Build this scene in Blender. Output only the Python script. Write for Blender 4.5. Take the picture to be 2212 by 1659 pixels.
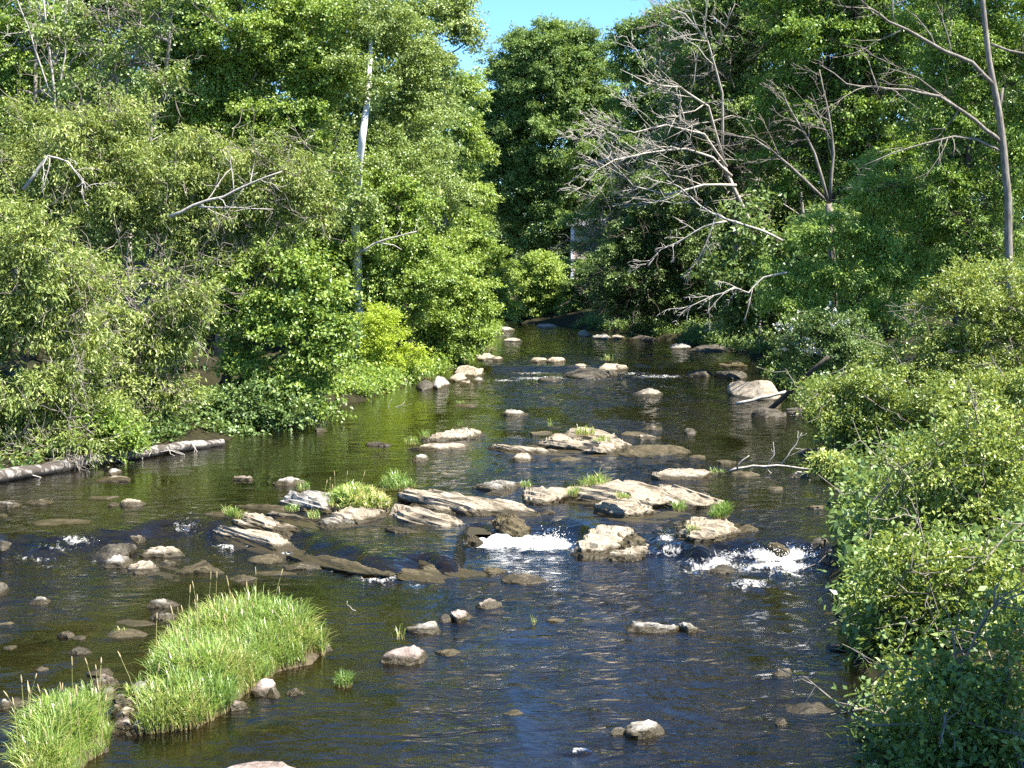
import bpy, math
import numpy as np
from mathutils import Vector
R = math.radians
sc = bpy.context.scene
for o in list(bpy.data.objects):
    bpy.data.objects.remove(o)

# ------------------------------------------------------------------ camera
CAMH, PITCH, FPX = 5.5, R(4.8), 3212.0          # eye height, pitch down, focal length (2212 px wide frame)
cd = bpy.data.cameras.new("camera")
cam = bpy.data.objects.new("camera", cd)
sc.collection.objects.link(cam)
cam.location = (0, 0, CAMH)
cam.rotation_euler = (R(90) - PITCH, 0, 0)
cd.sensor_fit = 'HORIZONTAL'
cd.sensor_width = 36.0
cd.lens = 36.0 * FPX / 2212.0
cd.clip_start, cd.clip_end = 0.1, 3000
sc.camera = cam

# ------------------------------------------------------------------ light
SUN_AZ, SUN_EL = R(110), R(57)                  # azimuth clockwise from +Y
sdir = Vector((math.sin(SUN_AZ) * math.cos(SUN_EL), math.cos(SUN_AZ) * math.cos(SUN_EL), math.sin(SUN_EL)))
ld = bpy.data.lights.new("sun", 'SUN')
ld.energy, ld.angle, ld.color = 5.0, R(0.5), (1.0, 0.95, 0.86)
sun = bpy.data.objects.new("sun", ld)
sun.rotation_euler = (-sdir).to_track_quat('-Z', 'Y').to_euler()
sun.location = (0, 0, 60)
sc.collection.objects.link(sun)
w = bpy.data.worlds.new("World")
sc.world = w
w.use_nodes = True
wt = w.node_tree
bg = wt.nodes["Background"]
sky = wt.nodes.new("ShaderNodeTexSky")
sky.sky_type = 'NISHITA'
sky.sun_disc = False
sky.sun_elevation, sky.sun_rotation = SUN_EL, SUN_AZ
sky.air_density, sky.dust_density, sky.ozone_density = 0.7, 0.0, 6.0
hs = wt.nodes.new("ShaderNodeHueSaturation")
hs.inputs["Saturation"].default_value = 1.12
wt.links.new(sky.outputs[0], hs.inputs["Color"])
wt.links.new(hs.outputs[0], bg.inputs[0])
bg.inputs[1].default_value = 0.10
sc.view_settings.view_transform = 'Standard'
sc.view_settings.look = 'None'
sc.view_settings.gamma = 1
sc.view_settings.use_curve_mapping = False
sc.view_settings.exposure = 1.9
cy = sc.cycles
cy.max_bounces, cy.diffuse_bounces, cy.glossy_bounces, cy.transmission_bounces = 8, 2, 3, 4
cy.transparent_max_bounces = 8
cy.caustics_reflective = cy.caustics_refractive = False
cy.sample_clamp_indirect = 6
cy.use_denoising = False

# ------------------------------------------------------------------ numeric helpers
def hash3(ix, iy, iz, seed):
    h = (ix * 374761393 + iy * 668265263 + iz * 2147483647 + seed * 1274126177) & 0xFFFFFFFF
    h = ((h ^ (h >> 13)) * 1274126177) & 0xFFFFFFFF
    h = ((h ^ (h >> 16)) * 2246822519) & 0xFFFFFFFF
    return ((h ^ (h >> 15)) & 0xFFFFFF) / float(0xFFFFFF)

def vnoise(p, seed=0):
    p = np.asarray(p, dtype=np.float64)
    i = np.floor(p).astype(np.int64)
    f = p - i
    f = f * f * (3 - 2 * f)
    r = 0
    for dx in (0, 1):
        wx = f[:, 0] if dx else 1 - f[:, 0]
        for dy in (0, 1):
            wy = f[:, 1] if dy else 1 - f[:, 1]
            for dz in (0, 1):
                wz = f[:, 2] if dz else 1 - f[:, 2]
                r = r + wx * wy * wz * hash3(i[:, 0] + dx, i[:, 1] + dy, i[:, 2] + dz, seed)
    return r * 2 - 1

def fbm(p, seed=0, octs=4, gain=0.5):
    a, r, p = 1.0, 0, np.asarray(p, dtype=np.float64)
    for k in range(octs):
        r = r + a * vnoise(p, seed + k * 17)
        p = p * 2.03
        a *= gain
    return r

def sstep(a, b, x):
    t = np.clip((x - a) / (b - a), 0, 1)
    return t * t * (3 - 2 * t)

def unit(v):
    return v / np.maximum(np.linalg.norm(v, axis=-1, keepdims=True), 1e-9)

CP, SP = math.cos(PITCH), math.sin(PITCH)
def ray(px, py):
    cx, cyy = (px - 1106) / FPX, (829.5 - py) / FPX
    return np.array([cx, CP + cyy * SP, -SP + cyy * CP])
def at(px, py, d):                                # point of the view ray at distance d ahead
    r = ray(px, py)
    t = d / r[1]
    return np.array([0, 0, CAMH]) + r * t
def flat(px, py, z=0.0):
    r = ray(px, py)
    t = (z - CAMH) / r[2]
    return np.array([0, 0, CAMH]) + r * t

# river: two small drops, the water runs towards the camera
D1 = np.array([flat(*p)[:2] for p in [(-400, 1175), (0, 1205), (160, 1205), (420, 1155), (640, 1205), (820, 1252), (985, 1250),
      (1010, 1172), (1230, 1176), (1290, 1203), (1420, 1206), (1500, 1212), (1800, 1222), (2400, 1230)]])
D2 = np.array([flat(*p)[:2] for p in [(400, 800), (1000, 806), (1060, 816), (1200, 814), (1500, 808), (1700, 800)]])
o1 = np.argsort(D1[:, 0]); D1 = D1[o1]
def hwater(x, y):
    x, y = np.asarray(x, float), np.asarray(y, float)
    wob = 0.28 * np.sin(2.1 * x + 1.3) + 0.18 * np.sin(5.3 * x + y) + 0.10 * np.sin(9.7 * x + 2 - y)
    h = 0.24 * sstep(-0.05, 1.15 + 0.35 * np.sin(1.3 * x), y + wob - np.interp(x, D1[:, 0], D1[:, 1]))
    h = h + 0.20 * sstep(-0.3, 1.8, y - np.interp(x, D2[:, 0], D2[:, 1]))
    return h
def onwater(px, py):
    z = 0.0
    for _ in range(6):
        p = flat(px, py, z)
        z = 0.5 * z + 0.5 * float(hwater(p[0], p[1]))
    p = flat(px, py, z)
    return p

LB = np.array([onwater(*p)[:2] for p in [(-500, 1200), (-150, 1080), (0, 1035), (230, 990), (470, 950), (640, 908), (790, 866), (860, 838),
      (960, 805), (1035, 772), (1060, 740), (1088, 702)]])
RB = np.array([onwater(*p)[:2] for p in [(2000, 2400), (1890, 1659), (1850, 1450), (1815, 1300), (1815, 1080), (1775, 930), (1715, 860),
      (1610, 765), (1400, 727), (1250, 709), (1100, 694)]])
def arc(B):
    return B[np.argsort(B[:, 1])]
LB, RB = arc(LB), arc(RB)
YEND = RB[-1, 1]
def shore(x, y):                                   # metres inside (+) or outside (-) the river
    xl = np.interp(y, LB[:, 1], LB[:, 0])
    xr = np.interp(y, RB[:, 1], RB[:, 0])
    xl = np.where(y > LB[-1, 1], xl - 3.0 * (y - LB[-1, 1]), xl)
    return np.minimum(np.minimum(x - xl, xr - x), YEND + 1.5 - y)
def terrain(x, y):
    x, y = np.asarray(x, float), np.asarray(y, float)
    s = shore(x, y)
    q = np.stack([x, y, 0 * x], -1).reshape(-1, 3)
    n1 = fbm(q * 0.35, 5, 3).reshape(x.shape)
    n2 = fbm(q * 1.6, 9, 3).reshape(x.shape)
    s = s + n1 * 0.35
    t = np.maximum(-s, 0)
    ins = np.minimum(0.05 + 0.16 * np.maximum(s, 0), 0.5)
    z = hwater(x, y) + np.where(s > 0, -ins, 0.5 * np.minimum(t, 0.5) - 0.05)
    z = z + 0.9 * sstep(0.3, 5, t) + 1.3 * sstep(4, 22, t) + 7.0 * sstep(35, 130, t)
    z = z + n2 * np.where(s > 0, 0.09, 0.10) + n1 * np.where(s > 0, 0.05, 0.2 * sstep(0, 4, t))
    return z
def tz(x, y):
    return float(terrain(np.array([x]), np.array([y]))[0])

# ------------------------------------------------------------------ mesh helpers
def make_mesh(name, V, F4=None, F3=None, smooth=False, attrs=None):
    me = bpy.data.meshes.new(name)
    V = np.asarray(V, dtype=np.float32)
    n4 = 0 if F4 is None else len(F4)
    n3 = 0 if F3 is None else len(F3)
    me.vertices.add(len(V))
    me.vertices.foreach_set("co", V.ravel())
    loops = []
    if n4: loops.append(np.asarray(F4, dtype=np.int32).ravel())
    if n3: loops.append(np.asarray(F3, dtype=np.int32).ravel())
    loops = np.concatenate(loops)
    me.loops.add(len(loops))
    me.loops.foreach_set("vertex_index", loops)
    me.polygons.add(n4 + n3)
    st = np.concatenate([np.arange(n4) * 4, n4 * 4 + np.arange(n3) * 3]).astype(np.int32)
    me.polygons.foreach_set("loop_start", st)
    me.update(calc_edges=True)
    me.polygons.foreach_set("use_smooth", np.full(n4 + n3, smooth))
    for k, a in (attrs or {}).items():
        at_ = me.attributes.new(k, 'FLOAT', 'POINT')
        at_.data.foreach_set("value", np.asarray(a, dtype=np.float32))
    return me

def link(name, me, mat, parent=None, loc=None):
    o = bpy.data.objects.new(name, me)
    sc.collection.objects.link(o)
    if mat is not None and len(me.materials) == 0:
        me.materials.append(mat)
    if parent is not None: o.parent = parent
    if loc is not None: o.location = loc
    return o
def tag(o, label, cat, group=None, kind=None):
    o["label"], o["category"] = label, cat
    if group: o["group"] = group
    if kind: o["kind"] = kind
    return o
def empty(name, loc, label, cat, group=None):
    o = bpy.data.objects.new(name, None)
    o.empty_display_size = 0.2
    sc.collection.objects.link(o)
    o.location = loc
    return tag(o, label, cat, group)

class MB:                                          # collects tubes into one mesh
    def __init__(s): s.V, s.F4, s.F3, s.n = [], [], [], 0
    def add(s, V, F4=None, F3=None):
        if F4 is not None and len(F4): s.F4.append(np.asarray(F4) + s.n)
        if F3 is not None and len(F3): s.F3.append(np.asarray(F3) + s.n)
        s.V.append(np.asarray(V)); s.n += len(V)
    def tube(s, pts, rad, sides=6, cap=True):
        P = np.asarray(pts, float); n = len(P)
        rad = np.broadcast_to(np.asarray(rad, float), (n,))
        T = np.gradient(P, axis=0); T = unit(T)
        ref = np.array([0.31, 0.2, 0.93]) if abs(T[0][2]) < 0.85 else np.array([0.95, 0.2, 0.1])
        A = unit(np.cross(T, ref)); B = np.cross(T, A)
        ang = np.arange(sides) * 2 * math.pi / sides
        V = (P[:, None, :] + rad[:, None, None] * (np.cos(ang)[None, :, None] * A[:, None, :] + np.sin(ang)[None, :, None] * B[:, None, :])).reshape(-1, 3)
        i = np.arange(n - 1)[:, None] * sides; k = np.arange(sides)[None, :]; k2 = (k + 1) % sides
        F = np.stack([i + k, i + k2, i + sides + k2, i + sides + k], -1).reshape(-1, 4)
        F3 = None
        if cap:
            V = np.vstack([V, P[:1], P[-1:]])
            a, b = n * sides, n * sides + 1
            kk = np.arange(sides); kk2 = (kk + 1) % sides
            F3 = np.vstack([np.stack([np.full(sides, a), kk2, kk], -1), np.stack([np.full(sides, b), (n - 1) * sides + kk, (n - 1) * sides + kk2], -1)])
        s.add(V, F, F3)
    def build(s, name, mat, parent=None, off=(0, 0, 0), smooth=True):
        V = np.vstack(s.V) - np.asarray(off)
        me = make_mesh(name, V, np.vstack(s.F4) if s.F4 else None, np.vstack(s.F3) if s.F3 else None, smooth)
        return link(name, me, mat, parent)

# ------------------------------------------------------------------ materials
class NT:
    def __init__(s, name):
        s.m = bpy.data.materials.new(name); s.m.use_nodes = True
        s.t = s.m.node_tree; s.t.nodes.clear()
        s.out = s.t.nodes.new("ShaderNodeOutputMaterial")
    def n(s, typ, ins=None, **kw):
        nd = s.t.nodes.new("ShaderNode" + typ)
        for k, v in kw.items(): setattr(nd, k, v)
        for k, v in (ins or {}).items():
            if hasattr(v, "is_output"): s.t.links.new(v, nd.inputs[k])
            else: nd.inputs[k].default_value = v
        return nd
    def noise(s, vec, scale, detail=4, rough=0.6, dist=0.0):
        return s.n("TexNoise", {"Vector": vec, "Scale": scale, "Detail": detail, "Roughness": rough, "Distortion": dist}).outputs["Fac"]
    def ramp(s, fac, stops, interp='LINEAR'):
        r = s.n("ValToRGB", {"Fac": fac}); cr = r.color_ramp; cr.interpolation = interp
        while len(cr.elements) < len(stops): cr.elements.new(0.5)
        for e, (p, c) in zip(cr.elements, stops):
            e.position = p; e.color = (c[0], c[1], c[2], 1) if not np.isscalar(c) else (c, c, c, 1)
        return r.outputs["Color"]
    def math(s, op, a, b=0.0, clamp=False):
        nd = s.n("Math", {0: a, 1: b}, operation=op, use_clamp=clamp); return nd.outputs[0]
    def mix(s, f, a, b):
        nd = s.n("Mix", {"Factor": f}, data_type='RGBA')
        for sock, v in ((nd.inputs[6], a), (nd.inputs[7], b)):
            if hasattr(v, "is_output"): s.t.links.new(v, sock)
            else: sock.default_value = (v[0], v[1], v[2], 1)
        return nd.outputs[2]
    def mixs(s, f, a, b):
        nd = s.n("MixShader", {0: f, 1: a, 2: b}); return nd.outputs[0]
    def done(s, sh):
        s.t.links.new(sh, s.out.inputs["Surface"]); return s.m

def leaf_mat(name, dark, mid, light, transl=0.35, gloss=0.06, tcol=None):
    k = NT(name)
    t = k.n("Attribute", attribute_name="tint").outputs["Fac"]
    c = k.ramp(t, [(0.0, dark), (0.5, mid), (1.0, light)])
    d = k.n("BsdfDiffuse", {"Color": c}).outputs[0]
    tc = k.mix(0.5, c, tcol or (light[0] * 1.5, light[1] * 1.5, light[2] * 0.7))
    tr = k.n("BsdfTranslucent", {"Color": tc}).outputs[0]
    m = k.mixs(transl, d, tr)
    g = k.n("BsdfGlossy", {"Color": (0.9, 0.95, 0.9, 1), "Roughness": 0.42}).outputs[0]
    return k.done(k.mixs(gloss, m, g))

LM = {
 'willow': leaf_mat("willow_leaf", (0.090, 0.130, 0.028), (0.215, 0.275, 0.058), (0.43, 0.47, 0.15), 0.28, 0.03),
 'maple':  leaf_mat("maple_leaf", (0.078, 0.140, 0.022), (0.195, 0.290, 0.044), (0.37, 0.46, 0.10), 0.31, 0.035),
 'poplar': leaf_mat("poplar_leaf", (0.080, 0.130, 0.030), (0.190, 0.262, 0.058), (0.36, 0.43, 0.14), 0.30, 0.04),
 'yellow': leaf_mat("yellow_leaf", (0.18, 0.26, 0.024), (0.31, 0.41, 0.040), (0.46, 0.54, 0.08), 0.40, 0.02),
 'far':    leaf_mat("far_leaf", (0.078, 0.135, 0.034), (0.160, 0.245, 0.056), (0.29, 0.38, 0.11), 0.30, 0.025),
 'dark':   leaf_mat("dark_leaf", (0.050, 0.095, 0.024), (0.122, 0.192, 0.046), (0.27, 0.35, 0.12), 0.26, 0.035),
 'ash':    leaf_mat("ash_leaf", (0.080, 0.148, 0.023), (0.178, 0.282, 0.042), (0.32, 0.43, 0.09), 0.32, 0.03),
 'alder':  leaf_mat("alder_leaf", (0.080, 0.125, 0.020), (0.200, 0.262, 0.042), (0.40, 0.45, 0.12), 0.30, 0.045),
 'petal':  leaf_mat("petal", (0.60, 0.58, 0.52), (0.75, 0.73, 0.68), (0.80, 0.78, 0.74), 0.25, 0.02),
}
def grass_mat():
    k = NT("grass_blade")
    t = k.n("Attribute", attribute_name="tint").outputs["Fac"]
    h = k.n("Attribute", attribute_name="along").outputs["Fac"]
    c = k.ramp(t, [(0.0, (0.12, 0.22, 0.045)), (0.5, (0.23, 0.34, 0.055)), (0.85, (0.33, 0.37, 0.08)), (1.0, (0.46, 0.38, 0.16))])
    straw = k.ramp(h, [(0.0, 1.0), (0.12, 0.75), (0.3, 0.0)])
    c = k.mix(straw, c, (0.34, 0.27, 0.11))
    d = k.n("BsdfDiffuse", {"Color": c}).outputs[0]
    tr = k.n("BsdfTranslucent", {"Color": c}).outputs[0]
    m = k.mixs(0.4, d, tr)
    g = k.n("BsdfGlossy", {"Color": (0.9, 0.95, 0.9, 1), "Roughness": 0.4}).outputs[0]
    return k.done(k.mixs(0.05, m, g))
GRASS = grass_mat()

def plain(name, c1, c2, scale=6.0, rough=0.9, bump=0.3, stretch=(1, 1, 1), spec=0.2):
    k = NT(name)
    co = k.n("TexCoord").outputs["Object"]
    mp = k.n("Mapping", {"Vector": co, "Scale": stretch}).outputs[0]
    n = k.noise(mp, scale, 6, 0.65)
    c = k.ramp(n, [(0.3, c1), (0.7, c2)])
    b = k.n("Bump", {"Strength": bump, "Distance": 0.03, "Height": n}).outputs[0]
    p = k.n("BsdfPrincipled", {"Base Color": c, "Roughness": rough, "Normal": b, "Specular IOR Level": spec}).outputs[0]
    return k.done(p)
BARK = plain("bark_grey", (0.09, 0.075, 0.06), (0.30, 0.265, 0.215), 9, 0.95, 0.6, (1, 1, 0.25))
BARKD = plain("bark_dark", (0.03, 0.026, 0.02), (0.10, 0.085, 0.065), 9, 0.95, 0.6, (1, 1, 0.25))
DEADW = plain("dead_wood", (0.22, 0.195, 0.165), (0.50, 0.46, 0.40), 10, 0.9, 0.3, (1, 1, 0.5))
TWIG = plain("twig_grey", (0.20, 0.18, 0.15), (0.42, 0.39, 0.34), 8, 0.9, 0.1)
LOGM0 = plain("log_bark", (0.025, 0.021, 0.017), (0.28, 0.26, 0.225), 3.2, 0.9, 0.9, (1.0, 2.0, 2.0))
def log_mat():
    k = NT("log_bark_plates")
    co = k.n("TexCoord").outputs["Object"]
    a1 = k.noise(k.n("Mapping", {"Vector": co, "Scale": (1.1, 2.4, 2.4)}).outputs[0], 1.6, 5, 0.65, 0.6)
    a2 = k.noise(k.n("Mapping", {"Vector": co, "Scale": (1.0, 6.0, 6.0)}).outputs[0], 5.0, 5, 0.7)
    c = k.mix(k.ramp(a1, [(0.46, 0.0), (0.54, 1.0)]), (0.055, 0.044, 0.033), k.ramp(a2, [(0.35, (0.11, 0.10, 0.082)), (0.6, (0.30, 0.28, 0.245))]))
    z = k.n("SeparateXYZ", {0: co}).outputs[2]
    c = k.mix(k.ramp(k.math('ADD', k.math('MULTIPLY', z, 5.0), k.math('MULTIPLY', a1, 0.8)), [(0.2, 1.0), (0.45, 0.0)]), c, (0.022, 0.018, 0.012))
    b = k.n("Bump", {"Strength": 0.8, "Distance": 0.04, "Height": k.math('ADD', a1, k.math('MULTIPLY', a2, 0.5))}).outputs[0]
    return k.done(k.n("BsdfPrincipled", {"Base Color": c, "Roughness": 0.9, "Normal": b}).outputs[0])
LOGM = log_mat()
SOIL = plain("soil", (0.03, 0.024, 0.015), (0.10, 0.08, 0.045), 9, 0.95, 0.5)
def birch_mat():
    k = NT("birch_bark")
    co = k.n("TexCoord").outputs["Object"]
    mp = k.n("Mapping", {"Vector": co, "Scale": (1, 1, 4)}).outputs[0]
    n = k.noise(mp, 2.2, 5, 0.7)
    c = k.ramp(n, [(0.30, (0.04, 0.035, 0.03)), (0.38, (0.50, 0.47, 0.42)), (0.7, (0.72, 0.69, 0.64))])
    return k.done(k.n("BsdfPrincipled", {"Base Color": c, "Roughness": 0.8}).outputs[0])
BIRCH = birch_mat()

def rock_mat(name, pale, mid, dark, wet, stretch=(1, 1, 1), wl=0.105, algae=(0.055, 0.042, 0.016)):
    k = NT(name)
    tc = k.n("TexCoord"); co = tc.outputs["Object"]
    oi = k.n("ObjectInfo").outputs["Random"]
    off = k.n("CombineXYZ", {0: k.math('MULTIPLY', oi, 37.0), 1: k.math('MULTIPLY', oi, 11.0), 2: 0.0}).outputs[0]
    cs = k.n("VectorMath", {0: co, 1: off}, operation='ADD').outputs[0]
    mp = k.n("Mapping", {"Vector": cs, "Scale": stretch}).outputs[0]
    n1 = k.noise(mp, 3.0, 8, 0.68, 0.4)
    n2 = k.noise(mp, 14.0, 6, 0.7)
    n3 = k.noise(cs, 45.0, 3, 0.6)
    c = k.ramp(n1, [(0.34, dark), (0.44, mid), (0.56, pale), (0.85, pale)])
    c = k.mix(k.math('MULTIPLY', k.ramp(n2, [(0.40, 1.0), (0.52, 0.0)]), 0.8), c, dark)
    c = k.mix(k.math('MULTIPLY', k.ramp(n3, [(0.55, 0.0), (0.68, 1.0)]), 0.35), c, (pale[0] * 1.15, pale[1] * 1.15, pale[2] * 1.12))
    c = k.mix(k.math('MULTIPLY', oi, 0.30), c, mid)
    # lichen
    nl = k.noise(cs, 6.0, 5, 0.7)
    c = k.mix(k.math('MULTIPLY', k.ramp(nl, [(0.62, 0.0), (0.68, 1.0)]), 0.45), c, (0.20, 0.19, 0.10))
    # wet, algae-stained band above the water line
    z = k.n("SeparateXYZ", {0: co}).outputs[2]
    zz = k.math('ADD', z, k.math('MULTIPLY', k.math('SUBTRACT', n1, 0.5), 0.16))
    wetf = k.ramp(k.math('ADD', k.math('MULTIPLY', k.math('SUBTRACT', zz, wl), 8.0), 0.5), [(0.30, 1.0), (0.72, 0.0)])
    c = k.mix(wetf, c, k.mix(n2, wet, algae))
    hgt = k.math('ADD', k.math('MULTIPLY', n1, 1.0), k.math('MULTIPLY', n2, 0.45))
    b = k.n("Bump", {"Strength": 0.75, "Distance": 0.07, "Height": hgt}).outputs[0]
    ro = k.math('SUBTRACT', 0.92, k.math('MULTIPLY', wetf, 0.55))
    return k.done(k.n("BsdfPrincipled", {"Base Color": c, "Roughness": ro, "Normal": b, "Specular IOR Level": 0.3}).outputs[0])
WETC = (0.028, 0.022, 0.012)
RM = {
 'dry':  rock_mat("rock_tan", (0.40, 0.345, 0.26), (0.25, 0.205, 0.145), (0.075, 0.058, 0.036), WETC, (0.6, 1.3, 1.6)),
 'led':  rock_mat("rock_layered", (0.39, 0.33, 0.24), (0.235, 0.19, 0.13), (0.060, 0.046, 0.028), WETC, (0.30, 1.8, 2.6)),
 'grey': rock_mat("rock_grey", (0.37, 0.345, 0.295), (0.22, 0.20, 0.165), (0.065, 0.056, 0.043), WETC, (0.7, 1.2, 1.5)),
 'pink': rock_mat("rock_pinkish", (0.34, 0.28, 0.24), (0.24, 0.185, 0.155), (0.10, 0.075, 0.058), WETC),
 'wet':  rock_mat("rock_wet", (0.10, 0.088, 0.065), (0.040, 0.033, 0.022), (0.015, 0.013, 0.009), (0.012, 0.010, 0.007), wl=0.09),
 'moss': rock_mat("rock_mossy", (0.115, 0.092, 0.050), (0.052, 0.040, 0.017), (0.017, 0.013, 0.006), (0.024, 0.018, 0.007), (0.5, 1.5, 1.5), wl=0.06, algae=(0.060, 0.048, 0.016)),
}

# ------------------------------------------------------------------ ground
def axis(parts):
    out = []
    for a, b, st in parts:
        out.append(np.arange(a, b, st))
    return np.unique(np.round(np.concatenate(out), 4))
gx = axis([(-600, -100, 40), (-100, -40, 4), (-40, -18, 0.8), (-18, 18, 0.22), (18, 40, 0.8), (40, 100, 4), (100, 641, 40)])
gy = axis([(-80, 6, 4), (6, 130, 0.3), (130, 200, 3), (200, 1001, 40)])
GX, GY = np.meshgrid(gx, gy)
GZ = terrain(GX, GY)
def grid_faces(nx, ny):
    i = np.arange(nx - 1)[None, :]; j = np.arange(ny - 1)[:, None]
    a = j * nx + i
    return np.stack([a, a + 1, a + nx + 1, a + nx], -1).reshape(-1, 4)
def ground_mat():
    k = NT("ground")
    co = k.n("TexCoord").outputs["Object"]
    a = k.n("Attribute", attribute_name="inside").outputs["Fac"]
    n1 = k.noise(co, 0.8, 6, 0.65); n2 = k.noise(co, 4.0, 6, 0.7)
    v = k.n("TexVoronoi", {"Vector": co, "Scale": 3.2}).outputs["Distance"]
    bed = k.ramp(n1, [(0.32, (0.012, 0.010, 0.004)), (0.52, (0.048, 0.040, 0.015)), (0.72, (0.10, 0.082, 0.034))])
    bed = k.mix(k.math('MULTIPLY', k.ramp(n2, [(0.40, 1.0), (0.58, 0.0)]), 0.75), bed, (0.035, 0.027, 0.012))
    bed = k.mix(k.math('MULTIPLY', k.ramp(v, [(0.10, 1.0), (0.30, 0.0)]), 0.45), bed, (0.20, 0.155, 0.08))
    land = k.ramp(n2, [(0.3, (0.012, 0.010, 0.006)), (0.55, (0.026, 0.024, 0.011)), (0.75, (0.035, 0.05, 0.014))])
    c = k.mix(a, land, bed)
    b = k.n("Bump", {"Strength": 0.8, "Distance": 0.08, "Height": n2}).outputs[0]
    return k.done(k.n("BsdfPrincipled", {"Base Color": c, "Roughness": 0.95, "Normal": b, "Specular IOR Level": 0.1}).outputs[0])
me = make_mesh("ground", np.stack([GX, GY, GZ], -1).reshape(-1, 3), grid_faces(len(gx), len(gy)), None, True,
               {"inside": sstep(0.1, 0.7, shore(GX, GY)).ravel()})
g = link("ground", me, ground_mat()); g["kind"] = "structure"

# ------------------------------------------------------------------ river water
FOAM = [(1650, 1222, 150, 20, 0.62), (1685, 1198, 85, 17, 1.15), (1690, 1222, 80, 10, 1.1), (1700, 1238, 80, 9, 0.6), (1620, 1262, 60, 13, 0.75), (1540, 1218, 75, 20, 0.8),
        (1500, 1235, 60, 14, 0.45), (1720, 1262, 60, 9, 0.4), (1570, 1200, 60, 22, 0.6),
        (1095, 1173, 82, 10, 2.2), (1190, 1174, 48, 15, 1.5), (1265, 1190, 70, 8, 0.6), (1130, 1160, 60, 5, 1.0), (1180, 1192, 100, 5, 0.4),
        (165, 1166, 60, 14, 0.62), (130, 1182, 80, 12, 0.5), (70, 1205, 90, 12, 0.48), (110, 1225, 80, 7, 0.42), (400, 1135, 60, 28, 0.50), (215, 1210, 40, 20, 0.38),
        (520, 1180, 70, 8, 0.8), (620, 1200, 70, 8, 0.65), (720, 1225, 70, 11, 0.5), (810, 1250, 70, 12, 0.65), (900, 1262, 90, 8, 0.38), (960, 1205, 120, 20, 0.30),
        (1440, 1160, 22, 22, 0.75), (1455, 1185, 40, 12, 0.75), (1430, 1198, 60, 7, 0.6),
        (1150, 806, 70, 3, 0.6), (1165, 817, 85, 4, 0.75), (1090, 822, 50, 4, 0.6), (1420, 813, 75, 5, 0.72), (1300, 819, 90, 3, 0.45), (1370, 806, 60, 4, 0.6),
        (1250, 845, 200, 10, 0.22), (1380, 870, 160, 12, 0.18), (1250, 1000, 200, 30, 0.16), (1380, 1010, 150, 25, 0.18), (1690, 780, 60, 4, 0.4), (1440, 836, 50, 3, 0.4),
        (1540, 995, 50, 8, 0.3), (480, 1160, 60, 14, 0.4), (870, 1120, 60, 10, 0.3), (330, 1240, 160, 14, 0.3), (600, 1140, 60, 10, 0.3), (1400, 1290, 500, 60, 0.13),
        (1255, 1624, 46, 7, 0.75), (300, 1370, 60, 6, 0.35), (150, 1372, 50, 5, 0.25), (860, 1420, 50, 16, 0.2)]
wx = np.arange(-34, 17, 0.10)
wy = axis([(2, 12, 0.4), (12, 34, 0.09), (34, 60, 0.18), (60, 90, 0.22), (90, 126, 0.45)])
WX, WY = np.meshgrid(wx, wy)
WZ = hwater(WX, WY)
# picture coordinates of each water vertex are only used to look up where the rapids lie
def to_px(x, y, z):
    dx, dy, dz = x, y, z - CAMH
    fw = dy * CP - dz * SP; up = dy * SP + dz * CP
    return 1106 + FPX * dx / fw, 829.5 - FPX * up / fw
PX, PY = to_px(WX, WY, WZ)
foam = np.zeros_like(WX)
for fx, fy, rx, ry, a in FOAM:
    e = ((PX - fx) / rx) ** 2 + ((PY - fy) / ry) ** 2
    foam = np.maximum(foam, a * np.exp(-1.1 * e))
q = np.stack([WX, WY, 0 * WX], -1).reshape(-1, 3)
chop = np.full_like(WX, 0.50)
calm = [(900, 900, 300, 60), (1050, 740, 200, 30), (650, 1010, 260, 50), (300, 1060, 260, 45), (560, 1290, 180, 50), (1650, 950, 120, 40), (300, 1420, 300, 120), (760, 1450, 120, 130), (500, 1620, 350, 60)]
for fx, fy, rx, ry in calm:
    e = ((PX - fx) / rx) ** 2 + ((PY - fy) / ry) ** 2
    chop -= 0.40 * np.exp(-0.8 * e)
chop = np.clip(chop, 0.1, 1) + 0.6 * np.clip(foam, 0, 1)
wav = 0.010 * fbm(q * np.array([2.0, 3.2, 1]), 31, 3).reshape(WX.shape) * (0.4 + chop)
wav += np.clip(foam, 0, 1.2) * 0.085 * fbm(q * np.array([4.0, 4.0, 1]), 47, 4).reshape(WX.shape)
WZ = WZ + wav + 0.03 * np.clip(foam - 0.5, 0, 1)
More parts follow.
